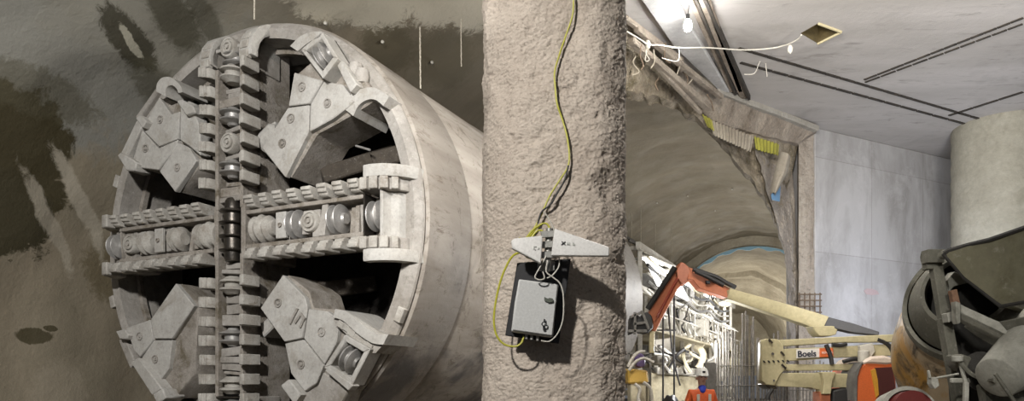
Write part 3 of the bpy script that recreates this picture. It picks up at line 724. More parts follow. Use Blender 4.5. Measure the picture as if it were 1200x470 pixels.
MB().cyl(L(2.0, 1.25, -.2), L(2.3, 1.13, -.15), .018, n=8).build('steel_rod', M_disc, tb, smooth=60)
# back part of the wheel: cross box beams
def arm_axes(k):
    er = [Vector((1, 0, 0)), Vector((0, 0, 1)), Vector((-1, 0, 0)), Vector((0, 0, -1))][k]
    et = [Vector((0, 0, 1)), Vector((-1, 0, 0)), Vector((0, 0, -1)), Vector((1, 0, 0))][k]
    return er, et, Vector((0, -1, 0))
def arm_m(k, r, t, c, flip=False):
    er, et, ec = arm_axes(k)
    o = er*r+et*t+ec*c+Vector((0, 0, TR))
    s = -1 if flip else 1
    er2 = er*s; et2 = et*s
    return Matrix(((er2.x, et2.x, ec.x, o.x), (er2.y, et2.y, ec.y, o.y), (er2.z, et2.z, ec.z, o.z), (0, 0, 0, 1)))
# templates in (r, t, c)
prof = [(-.11, -.2), (-.11, .03), (-.085, .075), (-.045, .08), (-.04, .115), (.03, .12), (.035, .15), (.1, .15), (.11, .13), (.11, -.2)]
prof = [(t*.82+.005, c) for t, c in prof]
bitm = MB().prism([(-.083, t, c) for t, c in prof], [(.083, t, c) for t, c in prof]).mesh('scraper_bit', M_bit, .009)
MR = Matrix.Rotation(R(90), 4, 'Y')
dprof = [(0, -.13), (.07, -.13), (.09, -.1), (.13, -.085), (.2, -.066), (.208, -.056), (.2, -.046), (.125, -.03), (.125, .03), (.2, .046), (.208, .056), (.2, .066), (.13, .085), (.09, .1), (.07, .13), (0, .13)]
dprof = [(r*1.04, h*1.12) for r, h in dprof]
discm = MB().lathe(dprof, MR, 28).mesh('disc_cutter', M_disc, 0, 22)
discd = MB().lathe([(0, -.14), (.1, -.14), (.15, -.1), (.2, -.075), (.2, -.05), (.13, -.03), (.13, .03), (.2, .05), (.2, .075), (.15, .1), (.1, .14), (0, .14)], MR, 28).mesh('disc_cutter', M_bit, 0, 22)
capprof = [(.165, -.1), (.165, 0), (.15, .03), (.125, .03), (.118, .012), (.1, .012), (.095, .045), (.06, .05), (.055, .02), (.03, .02), (.028, .05), (0, .052)]
capm = MB().lathe(capprof, Matrix(), 28).mesh('hub_cap', M_bit, 0)
hubp = MB(); hubp.lathe([(0, -.2), (.17, -.2), (.21, -.16), (.17, -.12), (.19, -.05), (.23, -.02), (.19, .02), (.17, .06), (.2, .1), (.16, .14), (.13, .15), (.13, .24), (0, .25)], MR, 28)
hubm = hubp.mesh('ribbed_cutter', M_bit, 0)
def spoke(k, bits_r, items, label, f0=.5, f1=.68, housing=True):
    er, et, ec = arm_axes(k)
    def Q(r, t, c): return er*r+et*t+ec*c+Vector((0, 0, TR))
    mb = MB()
    side = [(.42, -.62), (.42, .14), (2.72, .14), (3.0, .02), (3.2, -.2), (3.2, -.62)]
    mb.prism([Q(r, -.3, c) for r, c in side], [Q(r, .3, c) for r, c in side])
    sp = mb.build('spoke', M_body, tb, .02, label=label)
    mb = MB()
    for s in (-1, 1):                       # rails
        cheek = [(.36, .05), (.36, .42), (2.6, .42), (2.6, .05)]
        mb.prism([Q(r, s*.235, c) for r, c in cheek], [Q(r, s*.30, c) for r, c in cheek]); mb.build('rail', M_body, sp, .008); mb = MB()
    rw = random.Random(k)
    pk = [(r, .155) for r in items.get('disc', ())+items.get('dusty', ())]+[(r, .25) for r in items.get('ribbed', ())]
    r = .48
    while r < 2.58:
        ln = rw.uniform(.08, .2); hit = [p for p in pk if r+ln > p[0]-p[1] and r < p[0]+p[1]]
        if hit:
            p = hit[0]
            if p[0]-p[1]-r > .05: ln = p[0]-p[1]-r
            else: r = p[0]+p[1]+.005; continue
        ln = min(ln, 2.6-r)
        c1 = rw.uniform(.25, .4); c2 = c1+rw.uniform(-.05, .05); t0 = -.235+rw.choice((0, 0, .06)); t1 = .235-rw.choice((0, 0, .06)); sk = rw.uniform(-.02, .02)
        w_ = [(t0, .1), (t1, .1), (t1, c1), (t0, c2)]
        mb.prism([Q(r+sk*t*4, t, c) for t, c in w_], [Q(r+ln-.012+sk*t*4, t, c) for t, c in w_]); mb.build('housing_block', M_tbm if rw.random() < .55 else M_body, sp, .01); mb = MB()
        r += ln
    for j in range(7):                      # caked muck between the cutters
        rr_ = rw.uniform(.5, 2.5); mb.lathe([(0, -.4), (.8, -.3), (1, 0), (.6, .6), (0, .8)], Matrix.Translation(Q(rr_, rw.uniform(-.12, .12), .12)) @ Matrix.Diagonal((rw.uniform(.06, .12),)*3+(1,)) @ Matrix.Rotation(R(90), 4, 'X'), 7)
    mb.build('caked_muck', M_body, sp, smooth=0)['kind'] = 'stuff'
    for s in (-1, 1):
        for j, r in enumerate(bits_r[0 if s > 0 else 1]):
            M = arm_m(k, r, s*.39, .44, s < 0) @ Matrix.Rotation(R(random.uniform(-3, 3)), 4, 'X') @ Matrix.Diagonal((random.uniform(.94, 1.06), random.uniform(.94, 1.04), random.uniform(.92, 1.08), 1))
            link('scraper_bit', bitm, sp, M=M)
    for r in items.get('disc', ()): link('disc_cutter', discm, sp, M=arm_m(k, r, 0, .33))
    for r in items.get('dusty', ()): link('disc_cutter', discd, sp, M=arm_m(k, r, 0, .33))
    for r in items.get('ribbed', ()): link('ribbed_cutter', hubm, sp, M=arm_m(k, r, 0, .3))
    for r in items.get('cap', ()): link('hub_cap', capm, sp, M=arm_m(k, r, 0, .42))
    for r in items.get('panel', ()):
        mb = MB(); mb.box(Vector((0, 0, 0)), (.2, .4, .06)); me = mb.mesh('cover_plate', M_plate, .01); link('cover_plate', me, sp, M=arm_m(k, r, 0, .4))
        me2 = MB().lathe([(.035, 0), (.035, .03), (.02, .03), (.02, .01), (0, .01)], Matrix(), 12).mesh('cover_bolt', M_body, 0); link('cover_bolt', me2, sp, M=arm_m(k, r, 0, .43))
    # end housing: two curved flanges, wear bricks, panel and gauge cutter
    if not housing:
        mb = MB(); mb.prism([Q(r, -.4, c) for r, c in ((2.55, -.4), (2.55, .3), (2.86, .3), (3.0, .1), (3.1, -.4))], [Q(r, .4, c) for r, c in ((2.55, -.4), (2.55, .3), (2.86, .3), (3.0, .1), (3.1, -.4))]); mb.build('end_block', M_tbm, sp, .03)
        for s in (-1, 1):
            mb = MB(); mb.prism([Q(r, s*.3, c) for r, c in ((2.7, .2), (2.7, .58), (2.84, .58), (3.02, .3), (3.05, .1))], [Q(r, s*.52, c) for r, c in ((2.7, .2), (2.7, .58), (2.84, .58), (3.02, .3), (3.05, .1))]); mb.build('end_tooth', M_bit, sp, .015)
        link('gauge_cutter', discm, sp, M=arm_m(k, 2.72, 0, .33)); return sp
    plan = [(2.66, .5), (2.8, .51), (2.98, .46), (3.14, .35), (3.26, .18), (3.33, -.02), (3.34, -.3), (3.16, -.3), (3.15, -.05), (3.1, .1), (3.02, .22), (2.9, .31), (2.78, .35), (2.66, .35)]
    inner = [(2.6, .12), (2.66, .45), (2.78, .47), (2.94, .42), (3.08, .31), (3.18, .14), (3.24, -.05), (3.24, -.35), (2.6, -.35)]
    for s in (-1, 1):
        mb = MB(); mb.prism([Q(r, s*f0, c) for r, c in plan], [Q(r, s*f1, c) for r, c in plan]); fl_ = mb.build('end_flange', M_plate, sp, .025, seg=2)
        mb = MB(); mb.prism([Q(r, s*.33, c) for r, c in inner], [Q(r, s*f0, c) for r, c in inner]); mb.build('end_ledge', M_tbm, sp, .01)
        for j, (r, c, w_) in enumerate(((2.68, .48, .12), (2.83, .465, .13), (2.97, .42, .12), (3.08, .32, .1))):
            mb = MB(); mb.box(Vector((0, 0, 0)), (w_, .17, .1)); me = mb.mesh('wear_brick', M_bit, .01); link('wear_brick', me, sp, M=arm_m(k, r, s*.415, c) @ Matrix.Rotation(R(j*13), 4, 'Y'))
    low = [(2.88, .1), (2.88, .4), (2.93, .4), (2.96, .24), (3.06, .2), (3.1, .12), (3.2, -.02), (3.2, -.35), (2.88, -.35)]
    mb = MB(); mb.prism([Q(r, -.33, c) for r, c in low], [Q(r, .33, c) for r, c in low]); mb.build('end_panel', M_plate, sp, .008)
    link('gauge_cutter', discm, sp, M=arm_m(k, 2.75, 0, .26))
    mb = MB(); mb.box(Vector((0, 0, 0)), (.03, .6, .3)); link('pocket_wall', mb.mesh('pocket_wall', M_dark, 0), sp, M=arm_m(k, 2.61, 0, .25))
    return sp
up_b = [.78+.292*i for i in range(7)]; dn_b = [.80+.305*i for i in range(7)]; h_b = [.56+.283*i for i in range(8)]
spoke(1, (up_b, [x+.02 for x in up_b]), dict(disc=(1.0, 1.83), dusty=(2.5,), cap=(1.4, 2.9), webs=(.72, 1.2, 1.62, 2.05, 2.2, 2.32)), 'upper spoke of the cutterhead', .3, .56)
spoke(3, (dn_b, dn_b), dict(disc=(1.66,), dusty=(.84, 2.42), webs=(.62, 1.08, 1.28, 1.45, 1.9, 2.12, 2.2)), 'lower spoke of the cutterhead', .3, .56)
spoke(0, (h_b, h_b), dict(disc=(1.32, 2.1), ribbed=(.66,), cap=(1.64,), panel=(1.08,), webs=(.95, 1.2, 1.44, 1.85, 1.92, 2.3)), 'right spoke of the cutterhead')
spoke(2, (h_b, h_b), dict(dusty=(.62, 1.22, 1.95), disc=(), ribbed=(.5,), cap=(2.32,), panel=(1.6,), webs=(.88, 1.02, 1.4, 1.78, 2.12, 2.52)), 'left spoke of the cutterhead', housing=False)
# hub and centre stack
MB().box(L(0, 0, -.2), (.9, .86, .9)).build('hub', M_body, tb, .03)
mb = MB().lathe([(0, -.5), (.12, -.5), (.13, -.46), (.14, -.36), (.21, -.34), (.22, -.325), (.14, -.3), (.145, -.14), (.215, -.12), (.22, -.1), (.14, -.08), (.14, .07), (.21, .09), (.22, .11), (.14, .13), (.14, .25), (.21, .28), (.2, .31), (.13, .33), (.12, .46), (.09, .5), (0, .5)], Matrix.Translation(L(0, .04, .33)), 28)
mb.build('centre_cutter', M_dark, tb)
for s in (-1, 1):
    MB().box(L(s*.29, 0, .26), (.09, .3, .84)).build('centre_cheek', M_body, tb, .01)

# diagonal wear arms, one per quadrant
def local_poly(pts, c): return [face(x, y, c) for x, y in pts]
def slab_mb(poly, c0, c1): return MB().prism([L(a, b, c0) for a, b in poly], [L(a, b, c1) for a, b in poly])
def shrink(poly, d):
    cx = sum(p[0] for p in poly)/len(poly); cy = sum(p[1] for p in poly)/len(poly); o = []
    for a, b in poly:
        l = math.hypot(a-cx, b-cy); o.append((cx+(a-cx)*(1-d/l), cy+(b-cy)*(1-d/l)))
    return o
boltm = MB().lathe([(.072, -.01), (.072, .014), (.056, .014), (.052, -.004), (.03, -.004), (.026, .012), (0, .014)], Matrix(), 18).mesh('bolt_head', M_tbm, 0)
def quad(name_label, plates, bolts, back, cf=.32):
    bk = local_poly(back, cf)
    bo = slab_mb(shrink(bk, .03), cf-.09, -.55).build('diagonal_arm', M_body, tb, .02, label=name_label)
    for pl_ in plates:
        slab_mb(shrink(local_poly(pl_, cf), .014), cf, cf-.1).build('wear_plate', M_plate, bo, .012)
    for x, y in bolts:
        a, b = face(x, y, cf); M = Matrix.Translation(L(a, b, cf+.004)) @ Matrix.Rotation(R(90), 4, 'X'); link('bolt_head', boltm, bo, M=M)
    return bo
def frame_box(parent, px4, c0, depth, w=.07):       # open steel frame holding a disc cutter
    q = local_poly(px4, c0); C_ = (sum(p[0] for p in q)/4, sum(p[1] for p in q)/4)
    mb = MB()
    for i in range(4):
        p, r = q[i], q[(i+1) % 4]
        pin = (p[0]+(C_[0]-p[0])*.3, p[1]+(C_[1]-p[1])*.3); rin = (r[0]+(C_[0]-r[0])*.3, r[1]+(C_[1]-r[1])*.3)
        mb.prism([L(*p, c0), L(*r, c0), L(*rin, c0), L(*pin, c0)], [L(*p, c0-depth), L(*r, c0-depth), L(*rin, c0-depth), L(*pin, c0-depth)])
    f_ = mb.build('cutter_frame', M_plate, parent, .012)
    mb = MB(); mb.prism([L(*p, c0-depth+.02) for p in q], [L(*p, c0-depth-.02) for p in q]); mb.build('frame_floor', M_dark, parent)
    d1 = Vector((q[1][0]-q[0][0], 0, q[1][1]-q[0][1])).normalized(); ec = Vector((0, -1, 0)); d2 = ec.cross(d1)
    o = L(*C_, c0-.1); M = Matrix(((d1.x, d2.x, ec.x, o.x), (d1.y, d2.y, ec.y, o.y), (d1.z, d2.z, ec.z, o.z), (0, 0, 0, 1)))
    link('frame_cutter', discm, parent, M=M @ Matrix.Scale(.95, 4))
def arc_flange(parent, outer, inner, c0, c1, name='curved_flange', mat=None):
    o, i = local_poly(outer, c0), local_poly(inner, c0)
    o2 = spline([Vector((a, b, 0)) for a, b in o], 5); i2 = spline([Vector((a, b, 0)) for a, b in i], 5)
    mb = MB(); n = min(len(o2), len(i2))
    for k in range(n-1):
        mb.prism([L(o2[k].x, o2[k].y, c0), L(o2[k+1].x, o2[k+1].y, c0), L(i2[k+1].x, i2[k+1].y, c0), L(i2[k].x, i2[k].y, c0)],
                 [L(o2[k].x, o2[k].y, c1), L(o2[k+1].x, o2[k+1].y, c1), L(i2[k+1].x, i2[k+1].y, c1), L(i2[k].x, i2[k].y, c1)])
    return mb.build(name, mat or M_plate, parent, 0, smooth=50)
# upper right
ur = quad('upper right arm with three pale bolted wear plates', [[(344, 84), (337, 125), (363, 122), (379, 94)], [(337, 125), (306, 174), (334, 209), (362, 155), (363, 122)], [(363, 122), (362, 155), (390, 140), (408, 126), (416, 118), (402, 98), (379, 94)]],
    [(354, 102), (341, 139), (331, 168), (384, 121)], [(342, 82), (335, 126), (306, 172), (334, 209), (352, 180), (366, 157), (390, 144), (416, 128), (440, 112), (425, 90), (396, 66), (368, 60)])
frame_box(ur, [(352, 58), (377, 37), (396, 68), (378, 92)], .5, .3)
arc_flange(ur, [(340, 54), (350, 44), (362, 38), (377, 37)], [(349, 60), (357, 53), (366, 47), (375, 44)], .5, .0, 'top_flange')
arc_flange(ur, [(404, 128), (410, 112), (424, 104), (440, 103), (456, 113)], [(414, 136), (420, 124), (430, 117), (440, 117), (449, 124)], .3, -.5)
slab_mb(local_poly([(392, 72), (400, 70), (418, 98), (410, 108)], .42), .42, .1).build('side_plate', M_plate, ur, .015)
slab_mb(local_poly([(400, 80), (410, 76), (430, 98), (420, 104)], .2), .2, -.3).build('side_plate', M_tbm, ur, .015)
for x, y in ((417, 83), (424, 90)):
    a, b = face(x, y, .2); MB().lathe([(0, -.12), (.09, -.1), (.11, 0), (.09, .1), (0, .12)], Matrix.Translation(L(a, b, .2)), 14).build('lifting_knob', M_tbm, ur)
# lower right
lr = quad('lower right arm with ridged wear plates', [[(304, 361), (331, 321), (358, 348), (361, 361), (355, 397), (333, 402)], [(361, 361), (384, 364), (398, 374), (395, 402), (380, 428), (355, 397)], [(333, 402), (355, 397), (380, 428), (371, 450), (357, 460), (340, 438)]],
    [(326, 355), (377, 389), (353, 427)], [(304, 360), (331, 319), (356, 338), (362, 358), (388, 360), (412, 372), (438, 400), (420, 440), (372, 458), (357, 463), (338, 438), (331, 402)])
for pts in ([(338, 378), (347, 361), (349, 362), (340, 380)], [(344, 377), (352, 366), (357, 373), (352, 384), (350, 383), (354, 374), (352, 370), (346, 379)]):
    slab_mb(local_poly(pts, .35), .35, .31).build('raised_ridge', M_tbm, lr)
frame_box(lr, [(404, 392), (434, 409), (412, 452), (379, 431)], .45, .3)
arc_flange(lr, [(393, 362), (408, 366), (424, 380), (440, 390), (455, 392)], [(390, 372), (402, 376), (420, 392), (436, 402), (449, 404)], .42, -.35)
arc_flange(lr, [(390, 372), (402, 376), (420, 392), (436, 402), (449, 404)], [(393, 382), (402, 388), (416, 402), (430, 412), (440, 414)], .36, -.1, 'brick_band', M_tbm)
for t_ in range(6):
    p = spline([Vector((396, 379, 0)), Vector((406, 384, 0)), Vector((419, 397, 0)), Vector((432, 406, 0)), Vector((444, 408, 0))], 2)[min(t_+1, 8)]
    a, b = face(p.x, p.y, .37); mb = MB().box((0, 0, 0), (.13, .04, .1)); link('band_brick', mb.mesh('band_brick', M_bit, .008), lr, M=Matrix.Translation(L(a, b, .37)) @ Matrix.Rotation(R(32), 4, 'Y'))
slab_mb(local_poly([(378, 436), (410, 455), (400, 474), (345, 476), (330, 452), (338, 445), (356, 462), (372, 452)], .3), .3, -.4).build('foot_block', M_tbm, lr, .02)
slab_mb(local_poly([(328, 452), (338, 444), (352, 462), (344, 474)], .45), .45, .1).build('foot_block', M_plate, lr, .02)
slab_mb(local_poly([(380, 434), (386, 432), (414, 452), (408, 458)], .46), .46, .3).build('side_plate', M_plate, lr, .01)
# upper left
ul = quad('upper left arm with three pale wear plates', [[(186, 113), (166, 152), (186, 173), (209, 163), (211, 130), (201, 133)], [(166, 152), (154, 190), (163, 197), (186, 200), (208, 170), (209, 163), (186, 173)], [(209, 166), (186, 201), (205, 226), (231, 188), (222, 172)]],
    [(188, 140), (171, 174), (208, 196)], [(186, 110), (160, 155), (150, 190), (163, 198), (184, 202), (205, 226), (233, 190), (233, 150), (222, 122), (208, 116)])
slab_mb(local_poly([(160, 140), (167, 146), (146, 190), (138, 186)], .36), .36, .0).build('edge_bar', M_plate, ul, .02)
slab_mb(local_poly([(137, 182), (141, 178), (160, 190), (158, 200), (148, 200)], .42), .42, .1).build('corner_block', M_plate, ul, .02)
slab_mb(local_poly([(158, 138), (164, 134), (171, 142), (166, 150)], .45), .45, .1).build('corner_block', M_plate, ul, .02)
slab_mb(local_poly([(187, 96), (196, 91), (163, 141), (158, 137)], .2), .2, -.1).build('edge_bar', M_tbm, ul, .02)
arc_flange(ul, [(183, 107), (184, 98), (190, 91), (201, 91), (211, 100), (214, 108)], [(194, 113), (194, 106), (197, 101), (202, 100), (207, 104), (209, 109)], .5, .0, 'hook_lug')
slab_mb(local_poly([(211, 120), (222, 118), (234, 150), (234, 182), (222, 172), (211, 165)], .34), .34, .1).build('side_plate', M_plate, ul, .02)
slab_mb(local_poly([(206, 118), (212, 116), (226, 124), (229, 132), (218, 136)], .42), .42, .2).build('side_plate', M_plate, ul, .02)
# lower left
ll = quad('lower left arm with three pale wear plates', [[(206, 331), (228, 358), (202, 398), (180, 398), (176, 374)], [(176, 374), (180, 398), (164, 420), (156, 410), (147, 384)], [(180, 398), (202, 398), (198, 433), (182, 454), (164, 421)]],
    [(164, 394), (182, 421)], [(206, 329), (229, 357), (226, 395), (224, 440), (200, 470), (182, 455), (156, 412), (146, 382), (176, 371)])
slab_mb(local_poly([(152, 424), (162, 419), (190, 456), (178, 464)], .44), .44, .1).build('edge_bar', M_plate, ll, .02)
slab_mb(local_poly([(178, 462), (190, 455), (194, 466), (184, 474)], .5), .5, .1).build('corner_block', M_plate, ll, .02)
slab_mb(local_poly([(135, 388), (146, 386), (150, 392), (148, 398), (140, 398)], .42), .42, .1).build('corner_block', M_plate, ll, .02)
slab_mb(local_poly([(138, 398), (147, 398), (158, 424), (152, 432)], .3), .3, -.1).build('edge_bar', M_tbm, ll, .02)
for px4 in ([(316, 145), (322, 141), (322, 160), (312, 165)], [(304, 380), (314, 372), (322, 382), (308, 396)]):
    slab_mb(local_poly(px4, .1), .1, -.3).build('stub_plate', M_plate, tb, .02)
# nozzle block behind the right upper quadrant
MB().lathe([(0, -.2), (.16, -.2), (.19, -.1), (.19, .12), (.12, .2), (0, .2)], Matrix.Translation(L(.55, 1.5, .05)) @ Matrix.Rotation(R(60), 4, 'Y'), 18).build('nozzle', M_plate, tb)
# cradle under the shield
M_conc = dirty('cradle_concrete', '#8b867d', '#77726a', 2)
mb = MB()
for v_ in (1.5, 4.5, 7.5, 10.3):
    n_ = 24; arc = [Vector((3.47*math.sin(R(-32+64*i/n_)), v_, TR-3.47*math.cos(R(-32+64*i/n_)))) for i in range(n_+1)]
    low_ = [Vector((2.4, v_, -(EYE+TZ-TR))), Vector((-2.4, v_, -(EYE+TZ-TR)))]
    A = arc+low_; mb.prism(A, [p+Vector((0, .8, 0)) for p in A])
cr = MB(); Mw = Matrix.LocRotScale(tb.location, tb.rotation_euler, None)
cr.v = [Mw @ p for p in mb.v]; cr.f = mb.f
tag(cr.build('concrete_cradle', M_conc), 'concrete cradle blocks under the boring machine shield', 'cradle')

# ------------------------------------------------------------------ backup gantry behind the shield
M_gwhite = dirty('white_gantry_paint', '#d9d5cb', '#bdb7a9', 2, c3='#8f8878', bump=.2, c3lim=(.6, .75), speck=0.3)
M_gcream = dirty('cream_machine_paint', '#d2c9ae', '#b9ae90', 2, c3='#938a74', bump=.2, speck=0.3)
M_ggrey = dirty('grey_machine_paint', '#7d7b76', '#5f5c57', 3, bump=.3)
M_hose = plain('white_hose', '#d8d5cd', .5); M_hdk = plain('dark_hose', '#2b2a29', .6)
M_red2 = plain('faded_red_paint', '#a5453c', .6)
M_tube = emit('lit_fluorescent', '#ffffff', 9)
gt = thing('backup_gantry', AV(2.0, 13, -EYE), 'long white steel backup gantry full of pipes and ribs behind the boring machine', 'gantry')
mb = MB()
for a in (2.9, .4):
    for v in range(13, 33, 2): mb.bar(AV(a, v, -EYE), AV(a, v, 4.2), .14)
wbuild(mb, 'gantry_post', M_gwhite, gt, .01)
mb = MB()
for a in (2.95, .4):
    for z in (-.4, 1.75, 2.9, 4.2): mb.bar(AV(a, 12.6, z), AV(a, 32, z), .14, .22)
for v in range(13, 33, 2):
    for z in (1.75, 4.2): mb.bar(AV(.4, v, z), AV(2.9, v, z), .1)
wbuild(mb, 'gantry_rail', M_gwhite, gt, .01)
mb = MB(); mb.prism([AV(a, v, 1.62) for a, v in ((.4, 12.8), (3.3, 12.8), (3.3, 32), (.4, 32))], [AV(a, v, 1.7) for a, v in ((.4, 12.8), (3.3, 12.8), (3.3, 32), (.4, 32))]); wbuild(mb, 'walkway', M_gcream, gt, .01)
for i in range(9):                          # curved white ribs on the upper deck
    v = 17.5+i*1.15
    pts = [AV(3.1-.35*math.sin(t*math.pi)*1.0, v+.35*math.sin(t*math.pi*.9), 1.75+t*1.75) for t in [k/10 for k in range(11)]]
    mb = MB().tube(pts, .1, 8); wbuild(mb, 'curved_rib', M_gwhite, gt)
    mb = MB().tube([p+Vector((.25, .1, .1)) for p in pts[:8]], .04, 6); wbuild(mb, 'hose', M_hose if i % 3 else M_hdk, gt)
for i in range(5):
    mb = MB().tube(spline([AV(3.15, 13+k*2.6, 2.9+.25*i-.22*(k % 2)) for k in range(7)], 5), .035+.02*(i % 2), 6); wbuild(mb, 'pipe_run', (M_hose, M_ggrey, M_gwhite, M_hdk, M_gcream)[i], gt)
rnd = random.Random(11)
for i in range(46):
    v = rnd.uniform(13, 31); z = rnd.choice((-1.4, -.7, .1, .8, 1.9, 3.1)); a = rnd.uniform(2.3, 3.2)
    s_ = (rnd.uniform(.3, .9), rnd.uniform(.5, 1.6), rnd.uniform(.25, .75))
    mb = MB().box(AV(a, v, z+s_[2]/2), s_, Matrix.Rotation(-TH, 4, 'Z')); mb.box(AV(a+.3, v, z+s_[2]*.6), (.2, s_[1]*.7, s_[2]*.5), Matrix.Rotation(-TH, 4, 'Z'))
    wbuild(mb, 'equipment_cabinet', rnd.choice((M_gwhite, M_gwhite, M_gcream, M_gcream, M_ggrey, M_red2 if i % 5 == 0 else M_ggrey)), gt, .02)
for i in range(13):
    v = rnd.uniform(13.5, 31); z = rnd.uniform(-1, 3.9); 
    pts = spline([AV(3.25+rnd.uniform(-.2, .25), v+rnd.uniform(-.5, .5)*k, z+rnd.uniform(-.5, .5)) for k in range(4)], 5)
    wbuild(MB().tube(pts, rnd.uniform(.015, .035), 6), 'hose', rnd.choice((M_hose, M_ggrey, M_gcream, M_hdk)), gt)
mb = MB()
for i in range(14): mb.bar(AV(3.3, 13+i*1.3, 1.7), AV(3.3, 13+i*1.3, 2.75), .045)
for z in (2.25, 2.75): mb.bar(AV(3.3, 13, z), AV(3.3, 31, z), .045)
wbuild(mb, 'handrail', M_gwhite, gt)
for v in (14.2, 17.2, 20.4, 24, 28):
    Mz = Matrix.Translation(AV(3.0, v, 4.0)) @ Matrix.Rotation(-TH, 4, 'Z')
    mb = MB(); mb.box((0, 0, .0), (.5, 1.7, .06)); mb.v = [Mz @ p for p in mb.v]; wbuild(mb, 'lamp_housing', M_gwhite, gt)
    for s_ in (-.13, .13):
        mb = MB(); mb.cyl((s_, -.8, -.06), (s_, .8, -.06), .035, n=10); mb.v = [Mz @ p for p in mb.v]; wbuild(mb, 'fluorescent_tube', M_tube, gt, smooth=60)
mb = MB(); mb.prism([AV(3.35, 13.6, 3.1), AV(3.35, 18.2, 3.1), AV(2.95, 18.2, 3.95), AV(2.95, 13.6, 3.95)], [AV(3.29, 13.6, 3.06), AV(3.29, 18.2, 3.06), AV(2.89, 18.2, 3.91), AV(2.89, 13.6, 3.91)]); wbuild(mb, 'light_panel', emit('lit_panel', '#ffffff', 1.6), gt)
# white awning-like panel at the gantry head
mb = MB(); A = [AV(2.6, 13.2, 4.25), AV(3.9, 13.2, 3.6), AV(3.9, 18.5, 3.6), AV(2.6, 18.5, 4.25)]
mb.prism(A, [p+Vector((0, 0, .06)) for p in A]); wbuild(mb, 'roof_panel', M_gwhite, gt, .01)
mb = MB()
for k in range(12): mb.bar(AV(2.5, 13.2+k*.8, 4.5), AV(2.9, 13.6+k*.8, 4.3), .09)
mb.bar(AV(2.5, 13, 4.55), AV(2.5, 23, 4.55), .07); wbuild(mb, 'cable_tray', M_ggrey, gt)

# loading deck with crates in front of the gantry
t = thing('segment_feeder', P(790, 449, 15.5)+Vector((0, 0, -EYE)), 'cream machine deck with boxes and hoses left of the worker', 'machine')
mb = MB(); PP(mb, [(760, 437), (838, 443), (838, 510), (760, 510)], 16, 1.6); wbuild(mb, 'chassis', M_gcream, t, .03)
mb = MB(); PP(mb, [(770, 416), (812, 418), (812, 428), (770, 427)], 16.4, .9); PP(mb, [(768, 398), (786, 396), (786, 412), (768, 412)], 16.8, .8); PP(mb, [(770, 430), (822, 432), (822, 440), (770, 439)], 15.9, .6); wbuild(mb, 'equipment_box', M_gwhite, t, .02)
mb = MB(); PP(mb, [(813, 419), (822, 421), (822, 432), (813, 430)], 16.2, .5); wbuild(mb, 'dark_cabinet', M_ggrey, t, .01)
mb = MB(); PP(mb, [(771, 404), (777, 404), (777, 409), (771, 409)], 16.75, .05); wbuild(mb, 'vent_opening', M_ggrey, t)
mb = MB(); PP(mb, [(774, 421), (782, 421.5), (782, 425), (774, 425)], 16.35, .05); wbuild(mb, 'vent_opening', M_ggrey, t)
for i in range(14):
    x0 = rnd.uniform(764, 825); pts = spline([P(x0+rnd.uniform(-8, 8)*k, 436-k*rnd.uniform(6, 11), 15.8+rnd.uniform(-.3, .3)) for k in range(4)], 4)
    wbuild(MB().tube(pts, rnd.uniform(.02, .04), 6), 'hose', (M_hose, M_gcream, M_hdk)[i % 3], t)
mb = MB().tube(spline([P(818, 432, 15.6), P(822, 426, 15.6), P(824, 418, 15.6), P(822, 411, 15.6), P(816, 408, 15.8)], 5), .08, 8); wbuild(mb, 'suction_pipe', M_gcream, t)
# small yellow unit at far left
t = thing('yellow_pump_unit', P(747, 470, 13.5)+Vector((0, 0, -1.2)), 'small yellow pump unit with tangled leads right of the pillar foot', 'pump')
mb = MB(); PP(mb, [(736, 432), (759, 434), (760, 449), (736, 450)], 13.5, .5); wbuild(mb, 'tank', plain('yellow_paint', '#d3ac52', .5), t, .03)
mb = MB(); PP(mb, [(739, 450), (757, 450), (756, 540), (740, 540)], 13.55, .4); wbuild(mb, 'stand', M_gcream, t, .02)
mb = MB(); PP(mb, [(744, 415), (751, 413), (756, 418), (757, 428), (752, 432), (745, 430)], 13.6, .2); wbuild(mb, 'motor', plain('violet_paint', '#5b4a72', .5), t, .03)
for pts in ([(736, 430), (741, 420), (748, 413), (756, 412)], [(737, 434), (745, 424), (755, 420), (766, 425)], [(744, 450), (750, 456), (748, 468), (757, 480)], [(754, 448), (762, 455), (764, 470)]):
    wbuild(MB().tube(spline([P(x, y, 13.35) for x, y in pts], 5), .03, 6), 'hose', M_gwhite, t)
# dark sheet bundle
mb = MB(); nn = 18
for j in range(nn):
    for i in range(nn):
        u, w = i/(nn-1), j/(nn-1); x = 768+36*u; hgt = (math.sin(math.pi*min(1, u*1.02))**.6)*math.sin(math.pi*w)**.5
        p = P(x, 470, 13.6); mb.v.append(Vector((p.x, 13.2+w*.8, .75+hgt*(.62+.12*noise.noise(Vector((u*5, w*5, 2)))))))
for j in range(nn-1):
    for i in range(nn-1): a_ = j*nn+i; mb.f.append((a_, a_+1, a_+nn+1, a_+nn))
b_ = [i for i in range(nn)]+[j*nn+nn-1 for j in range(1, nn)]+[(nn-1)*nn+i for i in range(nn-2, -1, -1)]+[j*nn for j in range(nn-2, 0, -1)]
base = len(mb.v)
for i in b_: q = mb.v[i]; mb.v.append(Vector((q.x, q.y, .02)))
for k in range(len(b_)): k2 = (k+1) % len(b_); mb.f.append((b_[k], b_[k2], base+k2, base+k))
tag(mb.build('dark_sheet_bundle', plain('black_sheeting', '#1c1c1e', .45), smooth=50), 'black plastic sheet thrown over a heap left of the worker', 'sheet')

